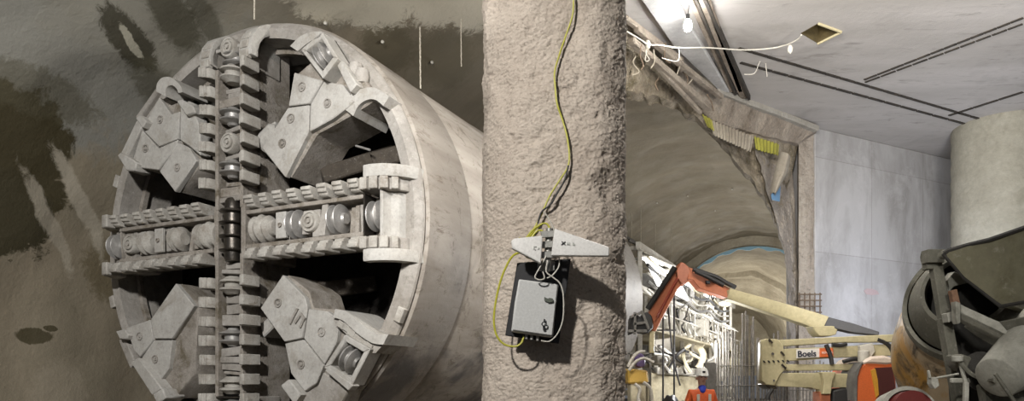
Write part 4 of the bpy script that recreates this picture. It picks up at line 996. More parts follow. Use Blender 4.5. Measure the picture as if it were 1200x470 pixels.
# ------------------------------------------------------------------ reinforcement cage and mesh
M_bar = dirty('grey_rebar', '#6d6963', '#8f8a82', 20, bump=.2)
t = thing('rebar_cage', P(868, 449, 14.6)+Vector((0, 0, -EYE)), 'tall cage of vertical grey reinforcing bars behind the worker', 'rebar cage')
rr = random.Random(5)
for i in range(27):
    x = 838+i*3.25+rr.uniform(-.5, .5); ytop = 362+rr.uniform(0, 40) if 8 < i < 16 else 392+rr.uniform(-8, 12)
    if i in (10, 12, 14): ytop = 357+i
    d = 14.5+rr.uniform(-.15, .15)
    q = P(x+rr.uniform(-1.2, 1.2), ytop, d); b0_ = P(x, 449, d); b0_.z = .0
    wbuild(MB().cyl(b0_, q, .02, n=6), 'vertical_bar', M_bar, t)
for z in (.3, .75, 1.2, 1.55, 1.95):
    a_, b_ = P(837, 449, 14.42), P(928, 449, 14.42); a_.z = b_.z = z; wbuild(MB().cyl(a_, b_, .014, n=6), 'tie_bar', M_bar, t)
t = thing('rebar_cage', P(915, 449, 15.3)+Vector((0, 0, -EYE)), 'lower cage of thin bars behind the cream lift arm, beside the jamb', 'rebar cage')
for i in range(22):
    x = 905+i*4; d = 15.2; q = P(x, 425+rr.uniform(-6, 6), d); b0_ = P(x, 449, d); b0_.z = 0
    wbuild(MB().cyl(b0_, q, .014, n=6), 'vertical_bar', M_bar, t)
for z in (.3, .7, 1.1, 1.45, 1.75):
    a_, b_ = P(903, 449, 15.15), P(992, 449, 15.15); a_.z = b_.z = z; wbuild(MB().cyl(a_, b_, .011, n=6), 'tie_bar', M_bar, t)
t = thing('starter_bar_grid', P(947, 365, 19.0), 'small grid of starter bars fixed against the jamb', 'rebar grid')
for i in range(5): wbuild(MB().cyl(P(937+i*6, 343, 19.1), P(937+i*6, 368, 19.1), .018, n=6), 'vertical_bar', M_rebar, t)
for j in range(4): wbuild(MB().cyl(P(935, 345+j*7, 19.06), P(963, 345+j*7, 19.06), .018, n=6), 'tie_bar', M_rebar, t)
t = thing('tall_rods', P(778, 449, 14.8)+Vector((0, 0, -EYE)), 'loose dark frame of thin rods standing under the orange jib', 'rods')
for x, y0 in ((777, 358), (790, 340)):
    b0_ = P(x, 449, 14.8); b0_.z = 0; wbuild(MB().cyl(b0_, P(x, y0, 14.8), .02, n=6), 'rod', M_hdk, t)
wbuild(MB().cyl(P(770, 387, 14.8), P(792, 387, 14.8), .018, n=6), 'rod', M_hdk, t)
wbuild(MB().tube(spline([P(x, y, 14.8) for x, y in ((783, 360), (786, 395), (790, 425), (797, 452))], 5), .018, 6), 'lead', M_hdk, t)
mb = MB(); PP(mb, [(826, 425), (839, 425), (839, 540), (832, 540)], 13.6, .12); tag(mb.build('dark_formwork_panel', M_ggrey, bevel=.01), 'dark grey formwork panel standing behind the worker', 'panel')
for o_ in [bpy.data.objects['dark_formwork_panel']]:
    for v_ in o_.data.vertices: v_.co.z = max(v_.co.z, .0)
# wire barrier in the foreground of the cage
t = thing('wire_barrier', P(880, 449, 13.2)+Vector((0, 0, -EYE)), 'low galvanised wire mesh barrier in front of the reinforcing bars', 'barrier')
mb = MB()
for z in (.15, 1.25):
    a_, b_ = P(800, 449, 13.1), P(1000, 449, 13.1); a_.z = b_.z = z; mb.cyl(a_, b_, .02, n=8)
for x in (800, 900, 1000):
    a_, b_ = P(x, 449, 13.1), P(x, 449, 13.1); a_.z = 0; b_.z = 1.28; mb.cyl(a_, b_, .022, n=8)
wbuild(mb, 'barrier_frame', M_gal, t)
mb = MB()
for i in range(80):
    x = 801+i*2.5; a_, b_ = P(x, 449, 13.1), P(x, 449, 13.1); a_.z = .15; b_.z = 1.25; mb.cyl(a_, b_, .004, n=4)
for k in range(9):
    a_, b_ = P(800, 449, 13.1), P(1000, 449, 13.1); a_.z = b_.z = .25+k*.11; mb.cyl(a_, b_, .004, n=4)
wbuild(mb, 'wire_mesh', M_gal, t)

# ------------------------------------------------------------------ boom lift
M_cream = dirty('cream_lift_paint', '#bfb590', '#b3a985', 2, c3='#9a9070', bump=.08, c3lim=(.62, .74), rough=.45, speck=0.1)
M_org = dirty('orange_lift_paint', '#b46f50', '#aa6548', 2, c3='#8b523c', bump=.08, c3lim=(.62, .74), rough=.45)
M_oran2 = plain('vivid_orange_paint', '#e0703c', .45)
D = 12.0
bl_ = thing('boom_lift', P(1000, 449, D+.6)+Vector((0, 0, -EYE)), 'cream and orange articulated boom lift reaching left under the vault', 'boom lift')
def part(name, pts, d, t_, mat, bev=.012, parent=None, label=None):
    mb = MB(); PP(mb, pts, d, t_)
    return wbuild(mb, name, mat, bl_, bev, label=label)
boom = part('upper_boom', [(856, 338), (934, 359.5), (972, 371), (966, 383), (952, 383), (932, 376), (852, 350)], [D+1.6, D+.9, D+.5, D+.5, D+.6, D+.9, D+1.6], .26, M_cream)
part('boom_cylinder', [(971, 371.5), (1000, 379), (1031, 389), (1030, 393), (1000, 390), (966, 382)], [D+.5, D+.35, D+.2, D+.2, D+.35, D+.5], .2, plain('dark_boom_sleeve', '#3f3f42', .5), .01)
part('boom_bracket', [(952, 382), (983, 382), (980, 392), (973, 394), (960, 394), (955, 388)], D+.45, .3, M_cream)
part('upper_link', [(901, 399), (930, 397.5), (990, 394.5), (1052, 391.5), (1052, 399), (1046, 401), (990, 401.5), (915, 406)], [D, D-.02, D-.1, D-.15, D-.15, D-.15, D-.1, D], .16, M_cream)
part('upper_riser', [(914, 409), (985, 406), (1045, 403), (1050, 408), (1048, 417), (985, 419), (914, 424)], [D+.02, D-.06, D-.12, D-.12, D-.12, D-.06, D+.02], .34, M_cream)
part('lower_link', [(918, 427), (1010, 426.5), (1014, 434), (920, 434.5)], [D+.02, D-.1, D-.1, D+.02], .2, M_cream)
part('lower_riser', [(898, 438), (930, 437), (1010, 438), (1004, 454), (970, 454.5), (962, 457), (950, 454), (912, 453), (898, 449)], [D, D, D-.1, D-.1, D-.05, D-.05, D, D, D], .4, M_cream)
knee = part('knuckle_plate', [(893.5, 400), (897, 397), (912, 397.5), (918, 405), (920, 422), (923, 430), (914, 440), (908, 452), (898, 451), (892.5, 446)], D-.06, .22, M_cream)
for i in range(6):
    x = 894+i*5.6; y = 424-.15*i; mb = MB(); PP(mb, [(x, y-1.4), (x+1.8, y-1.4), (x+3.4, y+1.2), (x+1.6, y+1.2)], D-.075, .02); wbuild(mb, 'hazard_stripe', M_mark, bl_)
for x, y, r_ in ((905.5, 414.5, .022), (902, 400, .014), (917, 415, .014), (918, 430, .014), (907, 446, .018)):
    mb = MB(); mb.cyl(P(x, y, D-.085), P(x, y, D+.0), r_, n=12); wbuild(mb, 'pivot_pin', M_dark, bl_, smooth=60)
for a_, b_ in (((901, 397.5), (905, 402)), ((915, 412), (919, 417)), ((916, 427), (921, 432))):
    mb = MB(); mb.bar(P(*a_, D-.08), P(*b_, D-.08), .025, .03); wbuild(mb, 'locking_bar', M_dark, bl_)
part('knuckle_foot', [(897, 450), (908, 452), (913, 455), (905, 456.5), (899, 453.5)], D-.03, .4, M_dark)
part('sign_panel', [(933.5, 409.5), (961, 408.3), (961, 418.6), (933.5, 420)], D-.075, .02, plain('white_sign', '#e6e2da', .5), .001)
part('sign_panel', [(961, 408.3), (976.5, 407.7), (976.5, 418), (961, 418.6)], D-.1, .045, M_oran2, .001, label='orange end of the rental sign')
Mt = Matrix.Translation(P(934.6, 418.3, D-.085)) @ Matrix.Rotation(R(-.0), 4, 'Z') @ Matrix.Rotation(R(90), 4, 'X') @ Matrix.Rotation(R(2.4), 4, 'Z')
text('sign_lettering', 'Boels', .141, Mt, plain('navy_print', '#1d2136', .6), bl_, offset=.0035, sx=1.02)
Mt = Matrix.Translation(P(963, 414.6, D-.112)) @ Matrix.Rotation(R(90), 4, 'X') @ Matrix.Rotation(R(2.4), 4, 'Z')
text('sign_lettering', 'RENTAL', .052, Mt, plain('white_print', '#f2d9cc', .6), bl_, offset=.001)
# jib
part('jib_head', [(808, 313), (816, 317), (830, 325), (838, 328), (856, 338), (855, 348), (852, 349), (835, 343), (820, 338), (812, 328), (806, 327)], [D+2.0]*5+[D+1.6, D+1.6]+[D+1.9]*4, .3, M_org)
part('jib_bracket', [(798, 307), (803, 309), (809, 315), (808, 327), (804, 333), (798, 332), (794, 326), (793, 317)], D+1.95, .34, M_org)
part('jib_beam', [(796, 308.5), (803, 315), (802, 331), (794, 339), (768, 389), (764, 387), (766, 377), (760, 367), (764, 361)], [D+2.0, D+2.0, D+2.0, D+2.0, D+2.3, D+2.3, D+2.3, D+2.3, D+2.3], .26, M_org)
mb = MB(); mb.bar(P(794, 326, D+1.93), P(770, 372, D+2.22), .07, .03); wbuild(mb, 'jib_slot', plain('deep_orange_paint', '#8e3a24', .5), bl_)
mb = MB(); mb.cyl(P(791, 313, D+1.95), P(759, 362, D+2.25), .055, n=10); wbuild(mb, 'jib_cable_tube', M_dk, bl_, smooth=60)
mb = MB()
for pts in ([(812, 316), (820, 318), (828, 321), (840, 325), (850, 331), (862, 337)], [(815, 318), (826, 323), (838, 329), (848, 334)]):
    wbuild(MB().tube(spline([P(x, y, D+1.85) for x, y in pts], 4), .045, 7), 'hydraulic_hose', M_hdk, bl_)
mb = MB()
for x, y in ((830, 331), (845, 336)): PP(mb, [(x-2.5, y-2.5), (x+2, y-2), (x+2.5, y+1.5), (x-2, y+1.5)], D+1.86, .08)
wbuild(mb, 'jib_cutout', M_mark, bl_, .005)
mb = MB(); PP(mb, [(740, 371), (747, 368), (750, 372), (758, 365), (764, 370), (766, 384), (759, 391), (747, 388), (739, 392)], D+2.2, .4); wbuild(mb, 'rotator', M_hdk, bl_, .02)
mb = MB()
for a_, b_ in (((738, 372), (752, 366)), ((742, 380), (756, 378)), ((744, 366), (744, 392)), ((752, 364), (760, 386)), ((736, 388), (758, 388))): mb.bar(P(*a_, D+2.12), P(*b_, D+2.12), .05)
wbuild(mb, 'rotator_bracket', M_ggrey, bl_, .005)
part('platform_post', [(761, 388), (767.5, 388), (767, 414), (761, 414)], D+2.3, .1, M_cream)
mb = MB()
for z0, z1 in ((.75, 1.95),):
    for x in (712, 737, 762):
        a_, b_ = P(x, 449, D+2.35), P(x, 449, D+2.35); a_.z, b_.z = 1.1, 2.2; mb.bar(a_, b_, .04)
    for z in (1.1, 1.6, 2.2):
        a_, b_ = P(712, 449, D+2.35), P(762, 449, D+2.35); a_.z = b_.z = z; mb.bar(a_, b_, .04)
wbuild(mb, 'platform_rail', M_ggrey, bl_)
# turntable, hood and chassis
hood = [(1003, 470), (1003, 455), (1004, 440), (1008, 430), (1014, 423), (1022, 419), (1034, 418), (1046, 420), (1050, 430), (1052, 470), (1052, 490), (1003, 490)]
part('engine_hood', hood, D-.3, 1.0, M_oran2, .04)
part('hood_cap', [(1010, 427), (1015, 421), (1022, 417.5), (1036, 416.5), (1047, 419), (1050, 426), (1040, 428), (1024, 427)], D-.33, 1.05, plain('pale_hood_top', '#e3d2c2', .5), .04)
part('hood_stripe', [(1021, 434), (1026, 432), (1029, 445), (1031, 462), (1027, 466), (1024, 450)], D-.33, .05, plain('yellow_decal', '#d9a03a', .5), .002)
part('hood_grille', [(1026, 431), (1046, 430), (1049, 452), (1046, 470), (1031, 470), (1029, 445)], D-.34, .06, plain('dark_red_grille', '#4f2422', .6), .004)
part('counterweight_arc', [(1001, 470), (1000, 450), (1002, 436), (1008, 427), (1012, 424), (1008, 432), (1005, 442), (1004.5, 470)], D-.33, .5, M_ggrey, .004)
part('riser_bracket', [(963, 436), (980, 436), (976, 446), (974, 462), (964, 462), (966, 448)], D-.16, .3, M_cream)
part('riser_column', [(961, 459), (973.5, 459), (974, 500), (961, 500)], D-.08, .3, M_org)
part('turntable', [(955, 478), (1052, 476), (1052, 500), (955, 500)], D-.3, 1.6, M_ggrey, .03)
mb = MB(); mb.cyl(P(1012, 411, D-.2), P(1012, 425, D-.2), .09, n=16); PP(mb, [(1008, 405), (1023, 402), (1026, 412), (1020, 420), (1010, 420)], D-.17, .3); wbuild(mb, 'limit_switch_box', M_gwhite, bl_, .01)
mb = MB()
for pts in ([(968, 404), (973, 416), (975, 427)], [(975, 404), (985, 405), (992, 403)], [(988, 424), (1000, 421), (1010, 421)], [(905, 456), (901, 462), (899, 468)], [(1028, 398), (1038, 402), (1045, 410), (1048, 425), (1050, 440)]):
    wbuild(MB().tube(spline([P(x, y, D-.12) for x, y in pts], 4), .035, 6), 'hydraulic_hose', M_hdk, bl_)
part('hose_carrier', [(976, 458), (990, 455), (1003, 458), (1003, 472), (976, 472)], D-.1, .4, M_hdk, .02)
ch = MB(); cx_ = P(1000, 449, D).x; ch.box((cx_+.1, D+.3, .62), (2.7, 1.5, .45)); wbuild(ch, 'chassis', M_cream, bl_, .05)
wm = MB().lathe([(.2, -.16), (.4, -.17), (.45, -.12), (.45, .12), (.4, .17), (.2, .16), (.2, -.16)], Matrix.Rotation(R(90), 4, 'X'), 28)
for dx in (-1.0, 1.15):
    for dy in (-.62, 1.15):
        w2 = MB(); w2.v = [p+Vector((cx_+dx, D+dy, .45)) for p in wm.v]; w2.f = wm.f
        w2.lathe([(0, -.1), (.2, -.1), (.2, .1), (0, .1)], Matrix.Translation((cx_+dx, D+dy, .45)) @ Matrix.Rotation(R(90), 4, 'X'), 20)
        wbuild(w2, 'wheel', M_dk, bl_)

# ------------------------------------------------------------------ concrete mixer truck (rear end)
def drum_material():
    m, nt, b = new_mat('stained_drum_paint'); v0 = pos(nt)
    col = mix(nt, ramp(nt, ntex(nt, v0, 2, 6, .6), .35, .65), lin('#b5a58c'), lin('#a08e74'))
    yl = ramp(nt, ntex(nt, v0, 1.7, 6, .65, .8), .47, .6); col = mix(nt, math_(nt, 'MULTIPLY', yl, .85), col, lin('#a87a1c'))
    dk = ramp(nt, ntex(nt, pos(nt, (1, 1, 1.4), (0, .5, 0)), 1.9, 7, .7, 1.2), .5, .64); col = mix(nt, math_(nt, 'MULTIPLY', dk, .9), col, lin('#2c2118'))
    nt.links.new(col, b.inputs['Base Color']); b.inputs['Roughness'].default_value = .5
    return m
M_mix = dirty('splashed_mixer_steel', '#6c6a5f', '#57564c', 3, c3='#8a8779', bump=.4, c3lim=(.6, .75), speck=0.35)
M_mixd = dirty('mixer_steel_and_shade', '#22211e', '#2e2c28', 3, bump=.4)  # dark steel; also colours the sheet that stands in for shade
M_chute = dirty('mixer_chute_steel', '#9a998f', '#84837a', 2.5, c3='#4c4b3f', bump=.3, speck=0.3)
M_hop = dirty('olive_hopper_steel', '#716e5a', '#615e4b', 1.3, c3='#45422c', bump=.3, c3lim=(.52, .7), speck=0.2)
DM = 9.0
mx = thing('mixer_truck', P(1190, 449, DM+1.2)+Vector((0, 0, -EYE)), 'rear end of a concrete mixer truck with stained drum and hopper', 'mixer truck')
# drum: axis rises towards the viewer's right
dc = P(1172, 417, 8.75); ax = (P(1139, 352, 7.55)-dc).normalized()
Md = Matrix.Translation(dc) @ ax.to_track_quat('Z', 'Y').to_matrix().to_4x4()
HR = (P(1139, 352, 7.55)-dc).length
dp = [(0, -3.0), (.7, -2.8), (.9, -2.2), (1.08, -1.2), (1.17, -.4), (1.18, 0), (1.12, .42), (.98, .8), (.8, 1.15), (.62, HR)]
mb = MB().lathe(dp, Md, 72); wbuild(mb, 'drum', drum_material(), mx, smooth=50)
mb = MB().lathe([(.66, HR-.09), (.69, HR-.08), (.66, HR+.02), (.62, HR+.0), (.66, HR-.09)], Md, 64); wbuild(mb, 'drum_ring', M_mix, mx)
mb = MB().lathe([(.6, HR-.02), (.6, HR+.02), (.42, HR+.3), (.38, HR+.3), (.38, HR+.2), (.5, HR-.02), (.6, HR-.02)], Md, 64); wbuild(mb, 'drum_cone', M_mix, mx, smooth=40)
mb = MB().lathe([(0, HR-.1), (.55, HR-.1), (.55, HR-.05), (0, HR-.05)], Md, 40); wbuild(mb, 'drum_inside', M_mixd, mx)
# hopper: open-topped scoop made of thick sheets
PK = lambda x, y, d: P(x, y, d*.86)
def PX(mb, pts, d, t): return PP(mb, pts, [q*.86 for q in d] if isinstance(d, list) else d*.86, t)
def sheet(name, P4, t_, mat, bev=.006):
    n_ = (P4[1]-P4[0]).cross(P4[2]-P4[0]).normalized()*t_; mb = MB(); mb.prism(P4, [p+n_ for p in P4]); return wbuild(mb, name, mat, mx, bev)
h = dict(a=PK(1105, 297, 7.9), b=PK(1160, 281, 7.5), c=PK(1232, 256, 6.9), d=PK(1225, 350, 7.1), e=PK(1173, 359, 7.5), f=PK(1130, 325, 7.85))
A = [h[k] for k in 'abcdef']; mb = MB(); mb.prism(A, [p+Vector((.05, .07, 0)) for p in A]); wbuild(mb, 'hopper_wall', M_hop, mx, .008)
bk = [PK(1105, 297, 7.9), PK(1130, 325, 7.85), PK(1173, 359, 7.5)]
bk2 = [Vector((1.0, .95, .22))+bk[0], Vector((.8, .75, .08))+bk[1], Vector((.6, .6, 0))+bk[2]]
for i in (0, 1): sheet('hopper_wall', [bk[i], bk[i+1], bk2[i+1], bk2[i]], .04, M_hop)
sheet('hopper_wall', [bk2[0], bk2[1], bk2[2], bk2[2]+Vector((1.2, -.4, .3)), bk2[0]+Vector((1.2, -.5, .1))], .04, M_hop)
mb = MB(); rimp = [h['a']+Vector((0, -.01, .0)), PK(1112, 293.5, 7.86), PK(1135, 287, 7.7), h['b'], PK(1195, 269, 7.2), h['c']]
mb.tube(rimp, .022, 6); mb.tube([h['a'], h['f'], h['e'], h['d']], .02, 6); wbuild(mb, 'hopper_rim', M_mixd, mx)
# post and pivot
post = lambda nm, p, q, w, w2, mat, d1, d2: wbuild(MB().bar(PK(*p, d1), PK(*q, d2), w, w2), nm, mat, mx, .008)
post('post', (1095, 303), (1107, 375), .09, .1, M_mix, 8.2, 8.2); post('post', (1106, 372), (1124, 470), .11, .1, M_mix, 8.2, 8.25)
mb = MB(); mb.cyl(PK(1086, 303, 8.2), PK(1112, 297, 8.05), .045, n=14); mb.cyl(PK(1084, 303.5, 8.2), PK(1089, 302.5, 8.2), .085, n=14); mb.box(PK(1093, 301, 8.15), (.16, .12, .13)); mb.box(PK(1087, 309, 8.2), (.06, .1, .12)); wbuild(mb, 'pivot', M_mix, mx, .004)
post('rust_bracket', (1116, 340), (1121, 362), .07, .06, dirty('rusty_bracket', '#8c6a52', '#6b5140', 8), 8.0, 8.0)
mb = MB(); PX(mb, [(1108, 330), (1118, 318), (1128, 322), (1142, 328), (1136, 331), (1118, 336), (1110, 345)], 8.3, .1); wbuild(mb, 'gusset', M_chute, mx, .006)
mb = MB(); PX(mb, [(1120, 353), (1126, 355), (1126, 378), (1123, 380), (1121, 376)], 7.85, .08); PX(mb, [(1110, 367), (1122, 364), (1121, 374), (1112, 378)], 8.0, .1); wbuild(mb, 'gusset', M_chute, mx, .006)
mb = MB(); PX(mb, [(1123, 354.5), (1142, 365), (1172, 377), (1189, 397), (1180, 392), (1124, 366)], [7.9, 7.8, 7.6, 7.5, 7.5, 7.9], .12); wbuild(mb, 'chute_beam', M_chute, mx, .008)
mb = MB(); PX(mb, [(1124, 366), (1180, 391), (1189, 397), (1184, 400), (1176, 399), (1126, 374)], [7.9, 7.52, 7.5, 7.5, 7.55, 7.9], .1); wbuild(mb, 'chute_beam', M_mix, mx, .008)
mb = MB(); PX(mb, [(1172, 377), (1230, 365), (1230, 394), (1189, 397)], [7.62, 7.2, 7.2, 7.52], .06); wbuild(mb, 'chute_flap', M_mix, mx, .008)
# discharge chutes: half pipes
def halfpipe(name, p, q, r0, r1, a0, a1, mat, th=.025):
    p, q = Vector(p), Vector(q); d = (q-p); M = Matrix.Translation(p) @ d.to_track_quat('Z', 'Y').to_matrix().to_4x4(); L_ = d.length
    mb = MB(); n = 20
    prof = [(r0, 0), (r1, L_), (r1-th, L_), (r0-th, 0), (r0, 0)]
    mb.lathe(prof, M, n, R(a0), R(a1)); m = n+1
    for k in (0, n): mb.f.append((k, m+k, 2*m+k, 3*m+k) if k == 0 else (3*m+k, 2*m+k, m+k, k))
    return wbuild(mb, name, mat, mx, smooth=50)
mb = MB(); mb.cyl(PK(1168, 443, 7.3), PK(1245, 385, 7.7), .19, .36, 28); wbuild(mb, 'discharge_chute', M_chute, mx, .01, 50)
mb = MB(); mb.cyl(PK(1140, 428, 7.9), PK(1158, 442, 7.7), .16, .16, n=24); wbuild(mb, 'collector', M_mixd, mx, .01)
mb = MB(); PX(mb, [(1126, 414), (1150, 422), (1163, 430), (1156, 440), (1135, 434), (1127, 428)], 7.75, .25); PX(mb, [(1150, 450), (1180, 447), (1210, 455), (1210, 500), (1160, 500)], 7.6, .1); wbuild(mb, 'chute_mount', M_mix, mx, .02)
mb = MB(); PX(mb, [(1116, 326), (1150, 322), (1250, 330), (1250, 520), (1120, 520), (1114, 440), (1111, 380)], 8.42, .06); wbuild(mb, 'shade_sheet', M_mixd, mx, .01)  # dark sheet added in place of the shade below the hopper
# levers, pipes
M_lev = dirty('dirty_white_lever', '#a8a79e', '#85847a', 8)
post('lever', (1124, 421), (1132, 450), .035, .03, M_lev, 7.75, 7.7); post('lever', (1132, 448), (1131, 500), .05, .04, M_lev, 7.7, 7.7)
post('cross_pipe', (1114, 446), (1142, 446), .045, .045, M_lev, 7.75, 7.75); post('cross_rod', (1097, 443), (1124, 438), .02, .02, M_lev, 7.8, 7.8)
mb = MB(); mb.lathe([(0, -.03), (.05, -.02), (.05, .03), (0, .03)], Matrix.Translation(PK(1122, 421, 7.7)), 12); wbuild(mb, 'lever_joint', M_lev, mx, .004); mb = MB(); PX(mb, [(1092, 442), (1099, 442), (1101, 452), (1096, 456), (1092, 450)], 7.8, .08); PX(mb, [(1088, 434), (1090, 434), (1092, 443), (1089, 443)], 7.8, .03); wbuild(mb, 'lever_joint', M_lev, mx, .004)
mb = MB()
for k in range(0): mb.lathe([(.012, -.02), (.028, 0), (.012, .02)], Matrix.Translation(PK(1168+k*3.0, 441+k*4.2, 7.2)), 8)
mb.tube([PK(1166, 438, 7.1), PK(1194, 478, 7.1)], .016, 6); wbuild(mb, 'stay_rod', M_mix, mx); mb = MB(); mb.tube(spline([PK(1126, 425, 7.7), PK(1138, 438, 7.6), PK(1152, 444, 7.5), PK(1166, 446, 7.3)], 4), .02, 6); wbuild(mb, 'control_cable', M_mix, mx)
# ring lamp guard and dark red box by the boom lift
mb = MB(); c = PK(1060, 483, 8.3)
mb.lathe([(.25, -.12), (.29, -.12), (.29, .12), (.25, .12), (.25, -.12)], Matrix.Translation(c+Vector((0, 0, -.05))) @ Matrix.Rotation(R(75), 4, 'X'), 36); wbuild(mb, 'fill_pipe_ring', M_chute, mx)
mb = MB(); mb.lathe([(0, 0), (.24, 0), (.2, .3), (0, .3)], Matrix.Translation(c+Vector((0, .1, -.05))) @ Matrix.Rotation(R(75), 4, 'X'), 30); wbuild(mb, 'ring_inside', plain('dark_red_plastic', '#5a1d1a', .5), mx)
# chassis and wheels below the frame
mb = MB(); cxm = P(1190, 449, 8.8).x; mb.box((cxm+.3, 8.6, .62), (2.0, 3.2, .3)); wbuild(mb, 'chassis', M_mixd, mx, .03)
for dx in (-.5, 1.1):
    for dy in (7.8, 9.6):
        mb = MB(); M = Matrix.Translation((cxm+dx, dy, .5)) @ Matrix.Rotation(R(90), 4, 'Y'); mb.lathe([(0, -.12), (.28, -.12), (.3, -.17), (.45, -.17), (.5, -.12), (.5, .12), (.45, .17), (.3, .17), (.28, .12), (0, .12)], M, 28); wbuild(mb, 'wheel', M_dk, mx)

# ------------------------------------------------------------------ the worker
M_skin = plain('skin', '#c39a86', .6); M_jkt = dirty('orange_hi_vis', '#d8622e', '#cb5727', 6, rough=.7, bump=.3, bscale=20)
M_trs = dirty('dark_trousers', '#2b2f3a', '#353a46', 6, bump=.3); M_helm = plain('white_helmet', '#d9d8d2', .35)
M_scarf = plain('blue_scarf', '#2f3fb0', .8); M_boot = plain('boot_leather', '#2a2420', .6)
pw = P(822, 449, 12.3); pw.z = 0
pe = thing('person', pw, 'person in an orange work jacket, blue neck scarf and white helmet, standing and facing us', 'person', R(4))
def skin(name, joints, edges, root, mat, sub=2):
    me = bpy.data.meshes.new(name); me.from_pydata([j[0] for j in joints], edges, []); o = link(name, me, pe)
    bpy.context.view_layer.objects.active = o
    sk = o.modifiers.new('skin', 'SKIN'); sk.use_smooth_shade = True
    if not me.skin_vertices: bpy.context.view_layer.update()
    for i, j in enumerate(joints):
        r_ = j[1]; me.skin_vertices[0].data[i].radius = r_ if isinstance(r_, tuple) else (r_, r_); me.skin_vertices[0].data[i].use_root = (i == root)
    ss = o.modifiers.new('sub', 'SUBSURF'); ss.levels = ss.render_levels = sub
    bpy.context.view_layer.update()
    m2 = bpy.data.meshes.new_from_object(o.evaluated_get(bpy.context.evaluated_depsgraph_get()))
    m2.name = name; m2.materials.clear(); m2.materials.append(mat)
    for p_ in m2.polygons: p_.use_smooth = True
    o.modifiers.clear(); o.data = m2
    return o
J = []; E_ = []
def jn(p, r_, par=None):
    J.append((p, r_)); 
    if par is not None: E_.append((par, len(J)-1))
    return len(J)-1
pel = jn((0, 0, .98), (.16, .12)); ab = jn((0, 0, 1.15), (.14, .105), pel); chs = jn((0, 0, 1.38), (.16, .11), ab); nk = jn((0, 0, 1.52), .06, chs); n2 = jn((0, -.01, 1.58), .055, nk)
hd = jn((0, -.015, 1.66), (.075, .088), n2); h2 = jn((0, -.005, 1.75), (.073, .09), hd)
for s in (-1, 1):
    hp = jn((s*.1, 0, .9), .09, pel); kn = jn((s*.12, -.02, .5), .058, hp); an = jn((s*.13, .02, .1), .042, kn); jn((s*.14, -.13, .05), .04, an)
    shd = jn((s*.19, 0, 1.44), .06, chs); el = jn((s*.255, .02, 1.15), .042, shd); wr = jn((s*.26, -.06, .9), .028, el); pm = jn((s*.258, -.075, .83), (.03, .018), wr)
    for k, (dy, ln) in enumerate(((-.03, .07), (-.01, .08), (.01, .075), (.028, .06))):
        f1 = jn((s*.256, -.075+dy, .79), .0095, pm); f2 = jn((s*.25, -.08+dy, .79-ln*.55), .0085, f1); jn((s*.24, -.085+dy, .79-ln), .0075, f2)
    t1 = jn((s*.245, -.115, .82), .011, pm); jn((s*.235, -.13, .785), .009, t1)
skin('body', J, E_, pel, M_skin)
def outfit(name, J2, E2, root, mat): return skin(name, J2, E2, root, mat)
jj = [((0, 0, .86), (.185, .14)), ((0, 0, 1.05), (.18, .135)), ((0, 0, 1.36), (.19, .135)), ((0, 0, 1.47), (.12, .1)), ((0, 0, 1.53), (.075, .075))]; je = [(0, 1), (1, 2), (2, 3), (3, 4)]
for s in (-1, 1):
    b_ = len(jj); jj += [((s*.185, 0, 1.43), .085), ((s*.262, .02, 1.15), .065), ((s*.265, -.055, .93), .05)]; je += [(2, b_), (b_, b_+1), (b_+1, b_+2)]
outfit('jacket', jj, je, 0, M_jkt)
jj = [((0, 0, .97), (.165, .13))]; je = []
for s in (-1, 1):
    b_ = len(jj); jj += [((s*.1, 0, .86), .108), ((s*.12, -.02, .5), .08), ((s*.13, .02, .12), .062)]; je += [(0, b_), (b_, b_+1), (b_+1, b_+2)]
outfit('trousers', jj, je, 0, M_trs)
for s in (-1, 1):
    outfit('boot', [((s*.13, .03, .16), .058), ((s*.13, .02, .07), .06), ((s*.145, -.15, .055), .05)], [(0, 1), (1, 2)], 0, M_boot)
outfit('scarf', [((0, -.015, 1.555), (.082, .08)), ((.0, -.05, 1.50), (.07, .07)), ((-.02, -.1, 1.42), (.05, .035))], [(0, 1), (1, 2)], 0, M_scarf)
mb = MB(); mb.lathe([(.0, .135), (.05, .13), (.09, .105), (.112, .06), (.12, .0), (.125, -.012), (.112, -.012), (.105, 0)], Matrix.Translation((0, -.005, 1.745)) @ Matrix.Diagonal((.95, 1.12, 1, 1)), 28)
mb.prism([(-.085, -.1, 1.742), (.085, -.1, 1.742), (.06, -.175, 1.728), (-.06, -.175, 1.728)], [(-.085, -.1, 1.732), (.085, -.1, 1.732), (.06, -.175, 1.72), (-.06, -.175, 1.72)])
he = mb.build('helmet', M_helm, pe, smooth=50)
mb = MB(); mb.box((0, -.125, 1.79), (.05, .03, .035)); mb.build('helmet_badge', M_mark, he, .004)
mb = MB()
for s in (-1, 1): mb.lathe([(0, -.012), (.012, 0), (0, .012)], Matrix.Translation((s*.03, -.098, 1.70)), 10)
mb.build('eye', M_mark, pe)
mb = MB(); mb.add([(-.014, -.098, 1.66), (.014, -.098, 1.66), (0, -.13, 1.665), (0, -.1, 1.71), (0, -.1, 1.65)], [(0, 2, 3), (1, 3, 2), (0, 4, 2), (1, 2, 4), (0, 3, 1, 4)]); mb.build('nose', M_skin, pe, smooth=80)
mb = MB(); mb.box((0, -.097, 1.632), (.045, .012, .01)); mb.build('mouth', plain('lips', '#8a5048', .6), pe, .003)
mb = MB()
for s in (-1, 1): mb.lathe([(0, -.03), (.018, -.015), (.02, .01), (0, .03)], Matrix.Translation((s*.086, .0, 1.685)), 10)
mb.build('ear', M_skin, pe, smooth=80)
mb = MB()
for s in (-1, 1): mb.box((s*.1, -.137, 1.2), (.05, .014, .42))
mb.build('reflective_strip', plain('reflective_tape', '#c7c4b8', .4), pe, .004)

